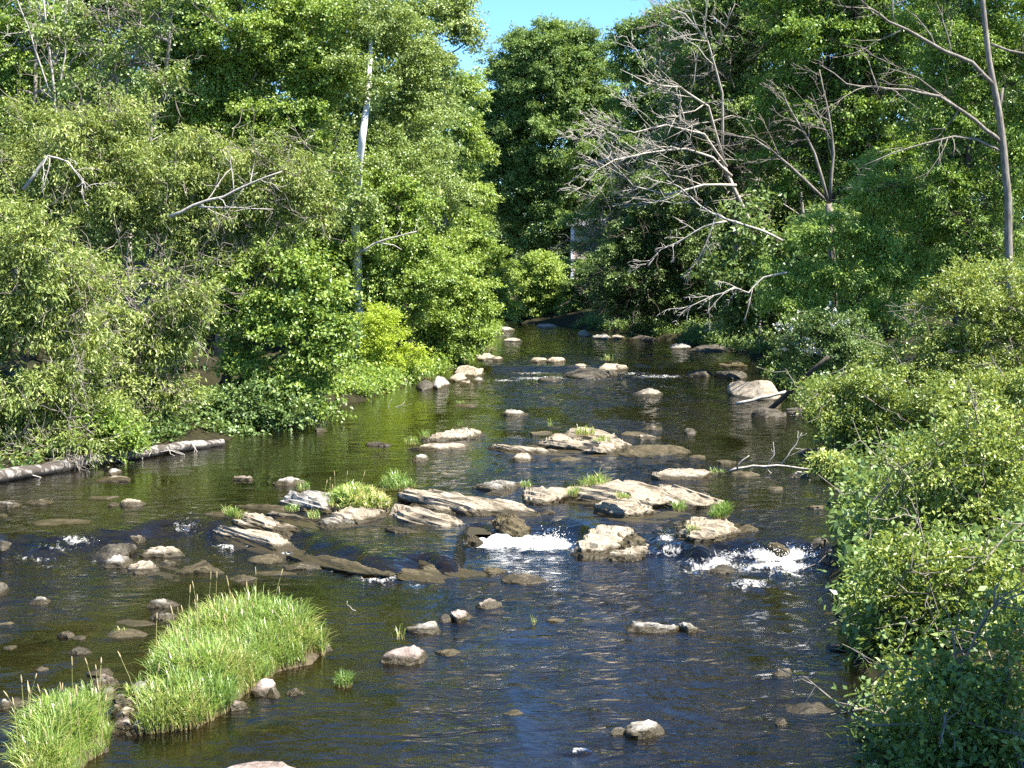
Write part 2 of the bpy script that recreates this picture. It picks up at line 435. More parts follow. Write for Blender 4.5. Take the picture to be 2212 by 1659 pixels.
def water_mat():
    k = NT("river_water")
    co = k.n("TexCoord").outputs["Object"]
    ch = k.n("Attribute", attribute_name="chop").outputs["Fac"]
    fm = k.n("Attribute", attribute_name="foam").outputs["Fac"]
    m1 = k.n("Mapping", {"Vector": co, "Scale": (1.0, 1.5, 1.0), "Rotation": (0, 0, 0.2)}).outputs[0]
    n1 = k.noise(m1, 1.3, 3, 0.55, 0.8)
    n2 = k.noise(m1, 5.5, 4, 0.6, 0.6)
    n3 = k.noise(m1, 22.0, 3, 0.6)
    pt = k.ramp(k.noise(k.n("Mapping", {"Vector": co, "Scale": (1.4, 0.5, 1.0), "Rotation": (0, 0, 0.15)}).outputs[0], 0.35, 3, 0.6, 1.0), [(0.36, 0.22), (0.60, 1.2)])
    ch = k.math('MULTIPLY', ch, pt)
    h = k.math('ADD', k.math('MULTIPLY', n1, 1.0), k.math('ADD', k.math('MULTIPLY', n2, 0.25), k.math('MULTIPLY', n3, 0.025)))
    b = k.n("Bump", {"Strength": ch, "Distance": 0.22, "Height": h}).outputs[0]
    fr = k.n("Fresnel", {"IOR": 1.40, "Normal": b}).outputs[0]
    gl = k.n("BsdfGlossy", {"Color": (1, 1, 1, 1), "Roughness": 0.05, "Normal": b}).outputs[0]
    tr = k.n("BsdfTransparent", {"Color": (0.54, 0.45, 0.24, 1)}).outputs[0]
    mu = k.n("BsdfDiffuse", {"Color": (0.006, 0.0055, 0.0022, 1)}).outputs[0]
    body = k.mixs(0.45, tr, mu)
    wtr = k.mixs(fr, body, gl)
    m2 = k.n('Mapping', {'Vector': co, 'Scale': (1.5, 0.75, 1.0), 'Rotation': (0, 0, 0.35)}).outputs[0]
    f1 = k.noise(m2, 5.5, 6, 0.72, 1.2); f2 = k.noise(m2, 24.0, 4, 0.7, 0.8)
    fn = k.math('ADD', k.math('MULTIPLY', f1, 0.74), k.math('MULTIPLY', f2, 0.26))
    thr = k.math('SUBTRACT', k.math('ADD', fn, k.math('MULTIPLY', fm, 0.40)), 0.70)
    ff = k.ramp(k.math('MULTIPLY', thr, 5.0, True), [(0.02, 0.0), (0.45, 0.35), (1.0, 0.95)])
    ff = k.math('MULTIPLY', ff, k.math('MULTIPLY', fm, 6.0, True))
    bf = k.n("Bump", {"Strength": 0.6, "Distance": 0.05, "Height": fn}).outputs[0]
    fo = k.n("BsdfDiffuse", {"Color": (0.74, 0.73, 0.69, 1), "Normal": bf}).outputs[0]
    return k.done(k.mixs(ff, wtr, fo))
me = make_mesh("water", np.stack([WX, WY, WZ], -1).reshape(-1, 3), grid_faces(len(wx), len(wy)), None, True,
               {"foam": foam.ravel(), "chop": chop.ravel()})
g = link("water", me, water_mat()); g["kind"] = "structure"

# ------------------------------------------------------------------ rocks
def icosphere(sub):
    import bmesh
    bm = bmesh.new(); bmesh.ops.create_icosphere(bm, subdivisions=sub, radius=1.0)
    V = np.array([v.co[:] for v in bm.verts]); F = np.array([[v.index for v in f.verts] for f in bm.faces])
    bm.free(); return V, F
ICO = {s: icosphere(s) for s in (3, 4, 5)}

def rock_shape(rng, size, sub, cuts, boxy, rough, streak=(1, 1, 1), strata=0):
    V, F = ICO[sub]
    V = V.copy()
    if boxy:
        V = np.sign(V) * np.abs(V) ** boxy
        V = V / np.maximum(1.0, np.linalg.norm(V, axis=1, keepdims=True) / 1.42)
    for _ in range(cuts):
        n = rng.normal(size=3); n[2] = abs(n[2]) * 0.9; n /= np.linalg.norm(n)
        o = rng.uniform(0.52, 0.85)
        dd = V @ n - o
        V = V - np.maximum(dd, 0)[:, None] * n * 0.96
    mx = np.abs(V).max(0)
    V[:, 0] /= mx[0]; V[:, 1] /= mx[1]; V[:, 2] /= V[:, 2].max()
    P = V * np.array(size)
    s0 = float(np.mean(size[:2])) * 0.5
    q = P / max(s0, 0.05) * np.array(streak)
    sd = int(rng.integers(1, 9999))
    nrm = unit(V / np.array(size))
    d = fbm(q * 1.7, sd, 5, 0.55)
    ridge = np.abs(vnoise(q * 2.6 + 9, sd + 3))
    amp = rough * min(size[0], size[2] * 2.2, size[1] * 1.5)
    P = P + nrm * ((d * 0.55 - ridge * 0.5)[:, None]) * amp
    # bedding planes: the top breaks into thin steps that dip to one side
    if strata:
        sv = P[:, 2] + 0.22 * P[:, 1] + 0.05 * P[:, 0] + 0.02 * d
        P[:, 2] += 0.5 * (np.round(sv / strata) * strata - sv)
    return P, F

ROCKN = [0]
ROCKSET = []
def put_rock(label, loc, size, kind, rotz=0.0, tilt=0.0, cuts=6, boxy=0.0, rough=0.16, sub=4, name="rock", cat="rock", group="rocks in the river", streak=(1, 1, 1), seed=None, strata=0.0):
    ROCKN[0] += 1
    rng = np.random.default_rng(1000 + ROCKN[0] if seed is None else seed)
    if 'drowned' in label: size, loc, strata, rough = (size[0] * .9, size[1] * .9, 0.06), (loc[0], loc[1], loc[2] - 0.055), 0, 0.3
    P, F = rock_shape(rng, size, sub, cuts, boxy, rough, streak, strata)
    if tilt:
        c, s = math.cos(tilt), math.sin(tilt)
        P = P @ np.array([[c, 0, -s], [0, 1, 0], [s, 0, c]]).T
    me = make_mesh(name, P, None, F, True)
    me.set_sharp_from_angle(angle=R(38))
    o = link(name, me, RM[kind])
    o.location = loc; o.rotation_euler = (0, 0, rotz)
    tag(o, label, cat, group)
    return o

def rock(label, x0, x1, yt, yb, kind='dry', ratio=0.75, lift=0.0, **kw):
    cx = 0.5 * (x0 + x1)
    p = onwater(cx, yb)
    d = p[1]
    W = (x1 - x0) * d / FPX
    Dp = W * ratio
    al = math.atan2(CAMH - p[2], d)
    A = (yb - yt) * d / FPX
    Dp = min(max(Dp, 0.5 * A / math.sin(al)), A * 0.95 / math.sin(al))
    h = max((A - 0.70 * Dp * math.sin(al)) / math.cos(al), 0.05)
    if kind == 'moss': h *= 0.62
    if "drowned" in label: h = 0.012
    loc = (p[0] * (d + Dp * 0.45) / d, d + Dp * 0.45, p[2] - 0.02 + lift)
    if kind in ('dry', 'grey', 'moss') and h > 0.06 and not any(w_ in label for w_ in ('round', 'hump', 'dome', 'angular', 'block')): kw.setdefault('strata', max(0.03, h * 0.28))
    return put_rock(label, loc, (W / 2 * 1.14, Dp / 2 * 1.08, h * 0.92 + 0.02), kind, sub=kw.pop('sub', 4 if (x1 - x0) > 45 else 3), **kw)

def ledge(label, xa, ya, xb, yb, width, h, kind='led', **kw):    # long slab between two points on the water
    if kind == 'moss' and h < 0.30:
        kw['strata'] = 0; kw['boxy'] = 0.85; kw['rough'] = 0.34; h *= 0.8
    a, b = onwater(xa, ya), onwater(xb, yb)
    m = 0.5 * (a + b); v = b - a
    L = float(np.hypot(v[0], v[1]))
    ang = math.atan2(v[1], v[0])
    tilt = kw.pop('tilt', math.atan2(v[2], L))
    return put_rock(label, (m[0], m[1], m[2] - 0.02), (L / 2 * 1.14, width / 2 * 1.15, h * 0.72), kind, rotz=ang, tilt=-tilt * 0 + tilt, boxy=kw.pop('boxy', 0.5), cuts=kw.pop('cuts', 6), strata=kw.pop('strata', max(0.035, h * 0.24)),
                    rough=kw.pop('rough', 0.17), sub=5, name=kw.pop('name', "rock_ledge"), cat="rock ledge", group=kw.pop('group', "layered rock ledges in the river"), streak=kw.pop('streak', (0.5, 2.4, 2.0)), **kw)

# low drowned shelves that tie the ledges together
ledge("drowned dark shelf under the broken rock heap", 212, 1178, 500, 1250, 2.0, 0.13, 'wet', seed=101, rough=.3, boxy=.75)
ledge("low mossy skirt in front of the ridged outcrop", 1225, 1096, 1490, 1116, 2.4, 0.06, 'moss', seed=102)
ledge("low mossy skirt joining the two long tan ledges", 830, 1118, 1110, 1140, 1.8, 0.07, 'moss', seed=103)
ledge("low mossy skirt round the mid river ledge", 1130, 968, 1420, 988, 3.4, 0.07, 'moss', seed=104, group="rocks in the upper pool")
ledge("dark shelf joining the weed island to the thin ledges", 560, 1112, 760, 1146, 1.3, 0.06, 'moss', seed=105)
# near rocks
rock("big flat pale slab cut off by the bottom edge of the view", 428, 650, 1632, 1712, 'pink', 0.9, cuts=4, boxy=0.7)
rock("pale angular boulder with a dark wet foot alone in the blue water", 1350, 1432, 1551, 1594, 'grey', 0.8, cuts=8, seed=3, boxy=.75)
rock("small pointed stone touching the side of the pale angular boulder", 1313, 1356, 1568, 1590, 'grey', 0.8, cuts=5)
rock("long low rock with a pale top and black undercut front", 1335, 1462, 1337, 1367, 'grey', 0.45, cuts=7, boxy=.7, seed=8)
rock("grey stone with a green moss end touching the long low rock", 1458, 1526, 1338, 1369, 'grey', 0.6, cuts=7)
rock("rounded pale rock beside the dark roof-shaped rock", 876, 960, 1334, 1368, 'grey', 0.7, cuts=5)
rock("roof-shaped rock with a tan slope and black front face", 955, 1026, 1312, 1344, 'pink', 0.7, cuts=9, seed=77, boxy=.8)
rock("small dark stone leaning on the roof-shaped rock", 948, 976, 1324, 1347, 'wet', 0.7)
rock("humped tan rock with two grass stalks and a mossy waterline", 826, 936, 1390, 1438, 'pink', 0.75, cuts=5)
rock("low broken dark stone touching the humped tan rock", 936, 994, 1392, 1417, 'moss', 0.7)
rock("flat pinkish stone awash above the roof-shaped rock", 1030, 1086, 1292, 1315, 'pink', 0.8, cuts=5)
rock("brown drowned stone below the humped tan rock", 864, 932, 1508, 1540, 'moss', 0.8)
rock("tan drowned stone at the bottom edge near the flat pale slab", 924, 1006, 1624, 1650, 'moss', 0.8, cuts=4)
rock("small mossy stone barely breaking the blue water", 1084, 1132, 1529, 1546, 'moss', 0.8)
rock("tiny drowned stone just above the small mossy stone in the blue water", 1136, 1172, 1508, 1520, 'moss', 0.8)
rock("wide drowned stone with white water spilling over it", 1208, 1302, 1612, 1632, 'moss', 0.8)
rock("small black stone with a white top in the brown shallows", 1668, 1713, 1441, 1462, 'grey', 0.7, cuts=7)
rock("long black wet rock beside the birch stick", 1682, 1802, 1514, 1541, 'wet', 0.5)
rock("flat black rock under the edge of the near alder", 1818, 1892, 1510, 1533, 'wet', 0.7)
rock("small black stone below the birch stick", 1668, 1702, 1550, 1567, 'wet', 0.8)
rock("dark drowned rock with dry leaves on top near the lower bushes", 1600, 1660, 1580, 1600, 'moss', 0.8)
rock("dark rock half under the hanging alder twigs", 1785, 1830, 1385, 1405, 'wet', 0.7)
rock("small mossy stone between long low rock and roof-shaped rock", 1180, 1222, 1328, 1344, 'moss', 0.7)
# stones around the grass clumps
rock("rounded pale stone at the foot of the big grass clump", 543, 596, 1459, 1503, 'pink', 0.8)
rock("grey wedge stone with a dark front below the rounded pale stone", 573, 612, 1479, 1509, 'grey', 0.8, cuts=9)
rock("flat grey stone awash beside the grey wedge stone", 614, 664, 1484, 1503, 'grey', 0.8)
rock("pinkish stone alone in front of the big grass clump", 488, 538, 1508, 1536, 'pink', 0.8)
rock("flat dark stone at the tip of the big grass clump", 690, 722, 1390, 1408, 'grey', 0.8)
GAP = "stones between the two grass clumps"
for lb, a, b, c, d_, kd in [
  ("flat grey wedge stone on top of the pile between the grass clumps", 192, 250, 1444, 1462, 'grey'),
  ("pinkish slab in the pile between the grass clumps", 208, 262, 1456, 1485, 'pink'),
  ("dark ridged stone at the water side of the pile between grass clumps", 186, 232, 1466, 1492, 'grey'),
  ("square grey block at the edge of the small grass clump", 212, 252, 1482, 1520, 'grey'),
  ("dark grey boulder beside the stalk tuft in the stone pile", 272, 318, 1472, 1508, 'grey'),
  ("bluish grey stone in the middle of the stone pile", 240, 276, 1498, 1524, 'grey'),
  ("pale pointed stone below the bluish grey stone", 258, 288, 1508, 1536, 'dry'),
  ("pale cream stone leaning on the small grass clump", 240, 272, 1522, 1550, 'dry'),
  ("largest pale stone at the foot of the pile", 250, 292, 1530, 1562, 'dry'),
  ("tan broken stone low in the pile near the water", 236, 284, 1552, 1586, 'pink'),
  ("grey stone under the front tip of the big grass clump", 284, 318, 1555, 1588, 'grey')]:
    rock(lb, a, b, c, d_, kd, 0.9, cuts=8, group=GAP, name="stone", cat="stone", lift=0.03)
rock("pale sliver of stone below the stone pile", 268, 298, 1578, 1590, 'dry', 0.7, name="stone", cat="stone")
rock("dark stone at the foot of the small grass clump", 196, 236, 1602, 1626, 'grey', 0.8, name="stone", cat="stone")
# shallow water beyond the big clump
SH = "stones in the brown shallows"
for lb, a, b, c, d_, kd in [
  ("striped grey dome stone behind the tall grass stalks", 318, 388, 1286, 1313, 'grey'),
  ("flat grey stone half hidden behind the grass stalks", 326, 384, 1322, 1340, 'grey'),
  ("black pointed stone with a grey top far out in the shallows", 66, 108, 1284, 1306, 'grey'),
  ("pink brick-shaped stone in the shallows", 124, 166, 1362, 1379, 'pink'),
  ("thin tan stone touching the pink brick-shaped stone", 156, 198, 1370, 1382, 'dry'),
  ("mossy grey rock with a little grass on its front", 206, 316, 1348, 1382, 'moss'),
  ("low dark layered stone behind the mossy grey rock", 232, 338, 1332, 1352, 'moss'),
  ("wet grey stone below the mossy grey rock", 142, 206, 1394, 1416, 'wet'),
  ("small white-topped stone above the grass seed heads", 74, 108, 1436, 1449, 'dry'),
  ("rounded dark stones at the frame edge beside small clump", -8, 26, 1506, 1532, 'grey'),
  ("grey round stone behind the small grass clump", 18, 54, 1504, 1528, 'pink'),
  ("black round stone cut by the frame edge in the shallows", -18, 12, 1252, 1292, 'wet'),
  ("drowned flat stone between black pointed stone and grass", 100, 150, 1318, 1331, 'moss'),
  ("low brown stone by the frame edge under the rapid", -10, 34, 1340, 1352, 'moss'),
  ("brown flat stone near the small white-topped stone", 0, 40, 1392, 1404, 'moss'),
  ("drowned stone at the tail of the broken rock heap", 264, 306, 1246, 1262, 'moss')]:
    rock(lb, a, b, c, d_, kd, 0.8, cuts=7, group=SH, name="stone", cat="stone")
# broken rock heap below the upper rapid
HP = "broken rocks below the upper rapid"
for lb, a, b, c, d_, kd in [
  ("black layered rock at the rapid end of the heap", 200, 300, 1160, 1212, 'wet'),
  ("tan topped rock at the back of the heap", 262, 312, 1152, 1172, 'dry'),
  ("smooth pale slab topmost in the broken rock heap", 306, 402, 1174, 1204, 'dry'),
  ("bright cream rock at the front of the broken heap", 268, 346, 1206, 1240, 'dry'),
  ("small cream stone beside the bright cream rock", 340, 384, 1208, 1224, 'dry'),
  ("dark broken rock between the black rock and cream rock", 222, 290, 1196, 1226, 'grey'),
  ("mossy hump of rock past the heap", 378, 492, 1196, 1240, 'moss'),
  ("drowned green rock with a white lip beside the heap", 404, 512, 1182, 1208, 'moss'),
  ("long drowned rock upstream of the heap", 268, 380, 1140, 1166, 'moss'),
  ("mossy flat rock at the head of the rapid", 78, 212, 1116, 1136, 'moss'),
  ("dark rock at the frame edge above the rapid", -20, 30, 1160, 1190, 'wet'),
  ("brown humped rock behind the grass seed heads", 540, 628, 1186, 1218, 'moss'),
  ("yellowish flat rock beside the brown humped rock", 616, 708, 1212, 1232, 'dry'),
  ("grey rock just behind the seed heads", 488, 560, 1230, 1256, 'moss'),
  ("low pale rock behind the grass seed heads", 548, 640, 1230, 1246, 'moss')]:
    rock(lb, a, b, c, d_, kd, 0.8, cuts=8, group=HP)
# the diagonal ledges
ledge("pale topped slab with a dark wet flank at the head of the long ledge", 468, 1150, 660, 1200, 0.95, 0.30, 'led', seed=5)
ledge("second tan layer lying on the head of the long ledge", 530, 1125, 640, 1158, 0.75, 0.30, 'led')
ledge("dark mossy middle of the long diagonal ledge", 625, 1186, 845, 1236, 0.8, 0.17, 'moss', seed=6)
ledge("drowned mossy tail of the long ledge with water sliding over", 815, 1215, 1020, 1262, 0.8, 0.03, 'moss')
ledge("thin brown rib of rock above the drowned tail", 838, 1180, 960, 1220, 0.45, 0.12, 'moss')
ledge("broad drowned rib beside the blue tongue of water", 930, 1210, 1050, 1250, 0.9, 0.06, 'moss')
ledge("thick tan ledge rock above the white foam pool", 848, 1112, 1052, 1160, 1.25, 0.42, 'led', seed=21)
ledge("long rough tan ledge behind the thick one", 905, 1075, 1160, 1120, 1.3, 0.36, 'led', seed=25)
ledge("low tan hump between the two long tan ledges", 895, 1092, 985, 1112, 0.9, 0.20, 'led')
ledge("dark dripping rock at the small waterfall", 1058, 1130, 1165, 1162, 1.1, 0.34, 'moss')
ledge("round-ended grey rock at the shrubby island", 632, 1085, 745, 1106, 1.0, 0.36, 'grey', boxy=.8)
ledge("tan rock in front of the shrubby island", 722, 1110, 815, 1128, 1.0, 0.28, 'led')
ledge("grey block below the tan rock of the shrubby island", 690, 1124, 745, 1140, 0.7, 0.16, 'grey')
ledge("thin broken ledge with a grass tuft upstream of the long ledge", 575, 1105, 690, 1132, 0.55, 0.16, 'led')
ledge("flat mossy rock behind the thin broken ledge", 522, 1092, 622, 1102, 0.9, 0.14, 'moss')
ledge("low mossy rock nearest the rapid upstream of the long ledge", 460, 1108, 550, 1116, 0.9, 0.10, 'moss')
ledge("thin pale slab lying flat in front of the thick tan ledge", 822, 1136, 905, 1152, 0.5, 0.10, 'dry')
ledge("dark drowned rib between the pale slab and the island", 750, 1128, 860, 1146, 0.6, 0.05, 'moss')
ledge("big pale triangular rock right of the small waterfall", 1240, 1180, 1352, 1186, 2.0, 0.52, 'dry', boxy=.9, cuts=8, seed=40, name="rock", streak=(1, 1.4, 1.4))
ledge("low pale rock leaning against the big triangular rock", 1318, 1196, 1400, 1204, 1.1, 0.24, 'dry', boxy=.85, name="rock")
ledge("mossy back of the triangular rock with water running past", 1330, 1150, 1400, 1190, 0.8, 0.20, 'moss')
ledge("domed tan rock on the upper shelf", 1130, 1068, 1238, 1082, 1.8, 0.40, 'led', seed=51, boxy=.85)
ledge("grey flat rock with a dark crack on the upper shelf", 1046, 1046, 1130, 1056, 1.3, 0.24, 'grey')
ledge("small pale flat rock in front of the cracked grey rock", 1046, 1062, 1100, 1070, 0.8, 0.10, 'dry')
ledge("large ridged tan outcrop with grass in its cracks", 1245, 1062, 1430, 1092, 2.1, 0.50, 'led', seed=61)
ledge("long sloping tail of the ridged outcrop", 1390, 1058, 1510, 1096, 1.3, 0.34, 'led', seed=62)
ledge("pale front shoulder of the ridged outcrop", 1310, 1100, 1425, 1116, 1.5, 0.34, 'led', seed=63)
ledge("rounded tan islet rock carrying a bright green tuft", 1450, 1140, 1590, 1154, 2.0, 0.40, 'led', seed=64, boxy=.8)
ledge("dark wet end of the islet rock", 1555, 1146, 1624, 1152, 0.9, 0.22, 'moss')
ledge("smooth flat pale slab with a pool of shade below", 1440, 1024, 1548, 1034, 1.7, 0.22, 'dry', seed=66, name="rock")
ledge("thin drowned rib upstream of the ridged outcrop", 1200, 1025, 1290, 1042, 0.6, 0.06, 'moss')
rock("small dark stone in the chute above the triangular rock", 1162, 1202, 1098, 1112, 'wet', 0.7)
rock("tan flat rock with mossy skirt below the foam pool", 1084, 1196, 1236, 1260, 'dry', 0.7, cuts=4)
rock("small brown rock beside the tan flat rock below the foam pool", 1044, 1098, 1216, 1240, 'moss', 0.7)
rock("black rock splitting the white rapid", 1526, 1596, 1214, 1238, 'wet', 0.7)
rock("brown rock at the lip of the white rapid", 1632, 1712, 1158, 1192, 'moss', 0.6)
rock("black wet boulder between the white rapid and the bushes", 1770, 1840, 1172, 1222, 'wet', 0.8)
rock("second black boulder behind the one by the white rapid", 1740, 1800, 1158, 1182, 'wet', 0.8)
rock("low stone just upstream of the alder bushes", 1735, 1790, 1085, 1100, 'moss', 0.8)
rock("yellowish stone upstream of the white rapid", 1655, 1702, 1046, 1060, 'moss', 0.8)
# upper pool
UP = "rocks in the upper pool"
ledge("domed pale rock with one grass stalk on top", 940, 940, 1038, 950, 2.6, 0.40, 'dry', seed=71, boxy=.9, name="rock", group=UP)
ledge("low pale rock with tufts in front of the domed pale rock", 876, 966, 988, 974, 1.3, 0.22, 'dry', group=UP)
ledge("long low pale ledge in mid river, blunt upstream end", 1138, 952, 1290, 966, 2.0, 0.36, 'led', seed=72, group=UP)
ledge("dark flanked middle of the mid river ledge", 1230, 960, 1370, 976, 2.2, 0.44, 'led', seed=73, group=UP)
ledge("pale raised back of the mid river ledge", 1240, 942, 1345, 952, 1.9, 0.42, 'led', seed=74, group=UP)
ledge("low trailing end of the mid river ledge", 1340, 966, 1448, 984, 2.2, 0.24, 'moss', seed=75, group=UP)
ledge("grey layered rock pointing at the mid river ledge", 1072, 968, 1180, 984, 1.0, 0.22, 'led', group=UP)
rock("small tan rock below the grey layered rock", 1094, 1156, 976, 998, 'dry', 0.8, group=UP)
rock("brown low rock below the mid river ledge", 1190, 1268, 980, 997, 'moss', 0.6, group=UP)
rock("dark rounded stone upstream of the shrubby island", 880, 928, 979, 998, 'grey', 0.8, group=UP)
rock("low tan rock with one grass tuft behind the mid river ledge", 1138, 1200, 926, 940, 'moss', 0.8, group=UP)
rock("flat mossy stone above the trailing end of the ledge", 1340, 1400, 926, 942, 'moss', 0.8, group=UP)
rock("pale flat stone right behind the trailing end of the ledge", 1360, 1425, 936, 950, 'dry', 0.8, group=UP)
rock("long crooked grey rock alone in the green pool", 1088, 1146, 882, 899, 'grey', 0.5, group=UP)
rock("small flat stone in the green pool under the maples", 972, 1030, 868, 879, 'moss', 0.5, group=UP)
rock("huge rounded boulder pale and mottled by the shaded bank", 1577, 1684, 806, 864, 'dry', 0.85, name="boulder", cat="boulder", group=UP, cuts=3, sub=5, seed=91, rough=.07)
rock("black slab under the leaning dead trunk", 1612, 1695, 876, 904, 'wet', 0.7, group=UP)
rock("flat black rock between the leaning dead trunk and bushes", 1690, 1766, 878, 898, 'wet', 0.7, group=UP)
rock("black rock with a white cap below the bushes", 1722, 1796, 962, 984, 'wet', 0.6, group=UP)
rock("striped stone awash with a pale rim in the middle pool", 1365, 1432, 836, 856, 'dry', 0.7, group=UP)
rock("low brown stone upstream of the smooth slab", 1488, 1532, 978, 992, 'moss', 0.8, group=UP)
rock("tan stone beside the dead branch in the water", 1546, 1592, 988, 1002, 'moss', 0.8, group=UP)
rock("mossy stone under the dead branch in the water", 1580, 1640, 1012, 1030, 'moss', 0.8, group=UP)
rock("square mossy stone at the leafy end of the dead branch", 1700, 1756, 1016, 1034, 'grey', 0.7, group=UP)
rock("black stone showing alone right of the mid river ledge", 1478, 1512, 922, 938, 'wet', 0.8, group=UP)
rock("small pale stone near the black lone stone", 1384, 1440, 918, 930, 'dry', 0.7, group=UP)
# far riffle
FR = "rocks at the far riffle"
for lb, a, b, c, d_, kd in [
  ("flat pale rock at the head of the far riffle", 1222, 1288, 783, 800, 'dry'),
  ("pale rock with a grass sprig in the far riffle", 1284, 1364, 780, 802, 'dry'),
  ("dark tilted rock below the pair of pale riffle rocks", 1224, 1342, 790, 818, 'wet'),
  ("small pale rock at the calm edge of the far riffle", 1140, 1184, 771, 783, 'dry'),
  ("pale rock beside the small one at the calm edge", 1178, 1224, 768, 784, 'dry'),
  ("low rock in the foam of the far riffle", 1165, 1215, 812, 824, 'wet'),
  ("single pale stone far up the calm reach", 1090, 1128, 728, 740, 'dry'),
  ("pale upright stone at the edge of the far shade", 1248, 1280, 711, 727, 'dry'),
  ("low stones in shade beside the pale upright stone", 1280, 1330, 720, 733, 'grey'),
  ("flat stone on the far shaded shore", 1320, 1352, 722, 733, 'dry'),
  ("grey stone in the far shade with a lit rim", 1440, 1490, 738, 755, 'grey'),
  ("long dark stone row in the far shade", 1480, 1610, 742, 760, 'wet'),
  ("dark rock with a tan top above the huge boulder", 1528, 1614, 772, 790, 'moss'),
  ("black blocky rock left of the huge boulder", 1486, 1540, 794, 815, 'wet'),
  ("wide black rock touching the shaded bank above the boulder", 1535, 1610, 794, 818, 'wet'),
  ("pale flat stones at the foot of the far bushes", 1158, 1206, 698, 709, 'dry'),
  ("dark flat stone in the far narrow reach", 1360, 1420, 722, 736, 'wet'),
  ("tiny grey stone at the bend of the far reach", 1068, 1110, 706, 715, 'grey')]:
    rock(lb, a, b, c, d_, kd, 0.8, cuts=7, group=FR)
# shore stones on the point under the yellow bush
PT = "stones on the point under the yellow bush"
for lb, a, b, c, d_, kd in [
  ("broad tan rock at the tip of the stony point", 984, 1056, 783, 814, 'dry'),
  ("tan shore rock with dry weeds above the stony point", 1020, 1072, 760, 778, 'dry'),
  ("small pale stone off the stony point", 1060, 1090, 768, 779, 'dry'),
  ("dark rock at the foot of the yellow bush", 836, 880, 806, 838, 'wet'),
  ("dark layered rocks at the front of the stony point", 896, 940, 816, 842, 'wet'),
  ("grey rock pile front of the stony point", 930, 974, 806, 840, 'grey'),
  ("pale rock in the middle of the stony point", 968, 1008, 802, 824, 'dry'),
  ("flat white stone at the water edge of the point", 992, 1020, 818, 832, 'dry'),
  ("small grey stones at the outer edge of the point", 1014, 1050, 812, 826, 'grey'),
  ("pale broken stones under the shrub behind the point", 962, 1010, 768, 784, 'dry'),
  ("flat pale rock below the overhanging maple", 644, 708, 893, 911, 'dry'),
  ("dark stones by the flat pale rock below the maple", 676, 706, 922, 935, 'wet'),
  ("drowned dark rock off the overhanging maple", 800, 850, 928, 940, 'wet'),
  ("black low rock upstream of the tufted low rock", 790, 850, 952, 964, 'wet')]:
    rock(lb, a, b, c, d_, kd, 0.8, cuts=8, group=PT)
LS = "stones below the fallen log"
for lb, a, b, c, d_, kd in [
  ("pale block with a dark side standing in calm water", 264, 314, 1070, 1096, 'dry'),
  ("grey hump stone at the foot of the fallen log", 228, 264, 1008, 1028, 'grey'),
  ("thin pale stone below the grey hump stone", 198, 286, 1026, 1042, 'dry'),
  ("small pale ripple stone in open brown water", 504, 556, 1026, 1039, 'dry'),
  ("flat pale rock upstream of the shrubby island", 594, 660, 1028, 1049, 'grey'),
  ("low pale rock near the frame edge below the log", 58, 126, 1074, 1089, 'dry'),
  ("pale stones cut by the frame edge below the log", -20, 44, 1078, 1096, 'grey'),
  ("flat weedy stone between pale block and low pale rock", 186, 252, 1066, 1079, 'moss'),
  ("tiny stone beside the pale block", 226, 262, 1084, 1094, 'dry'),
  ("brown stone at the frame edge under the low pale rock", -12, 24, 1104, 1118, 'moss')]:
    rock(lb, a, b, c, d_, kd, 0.75, cuts=8, group=LS)

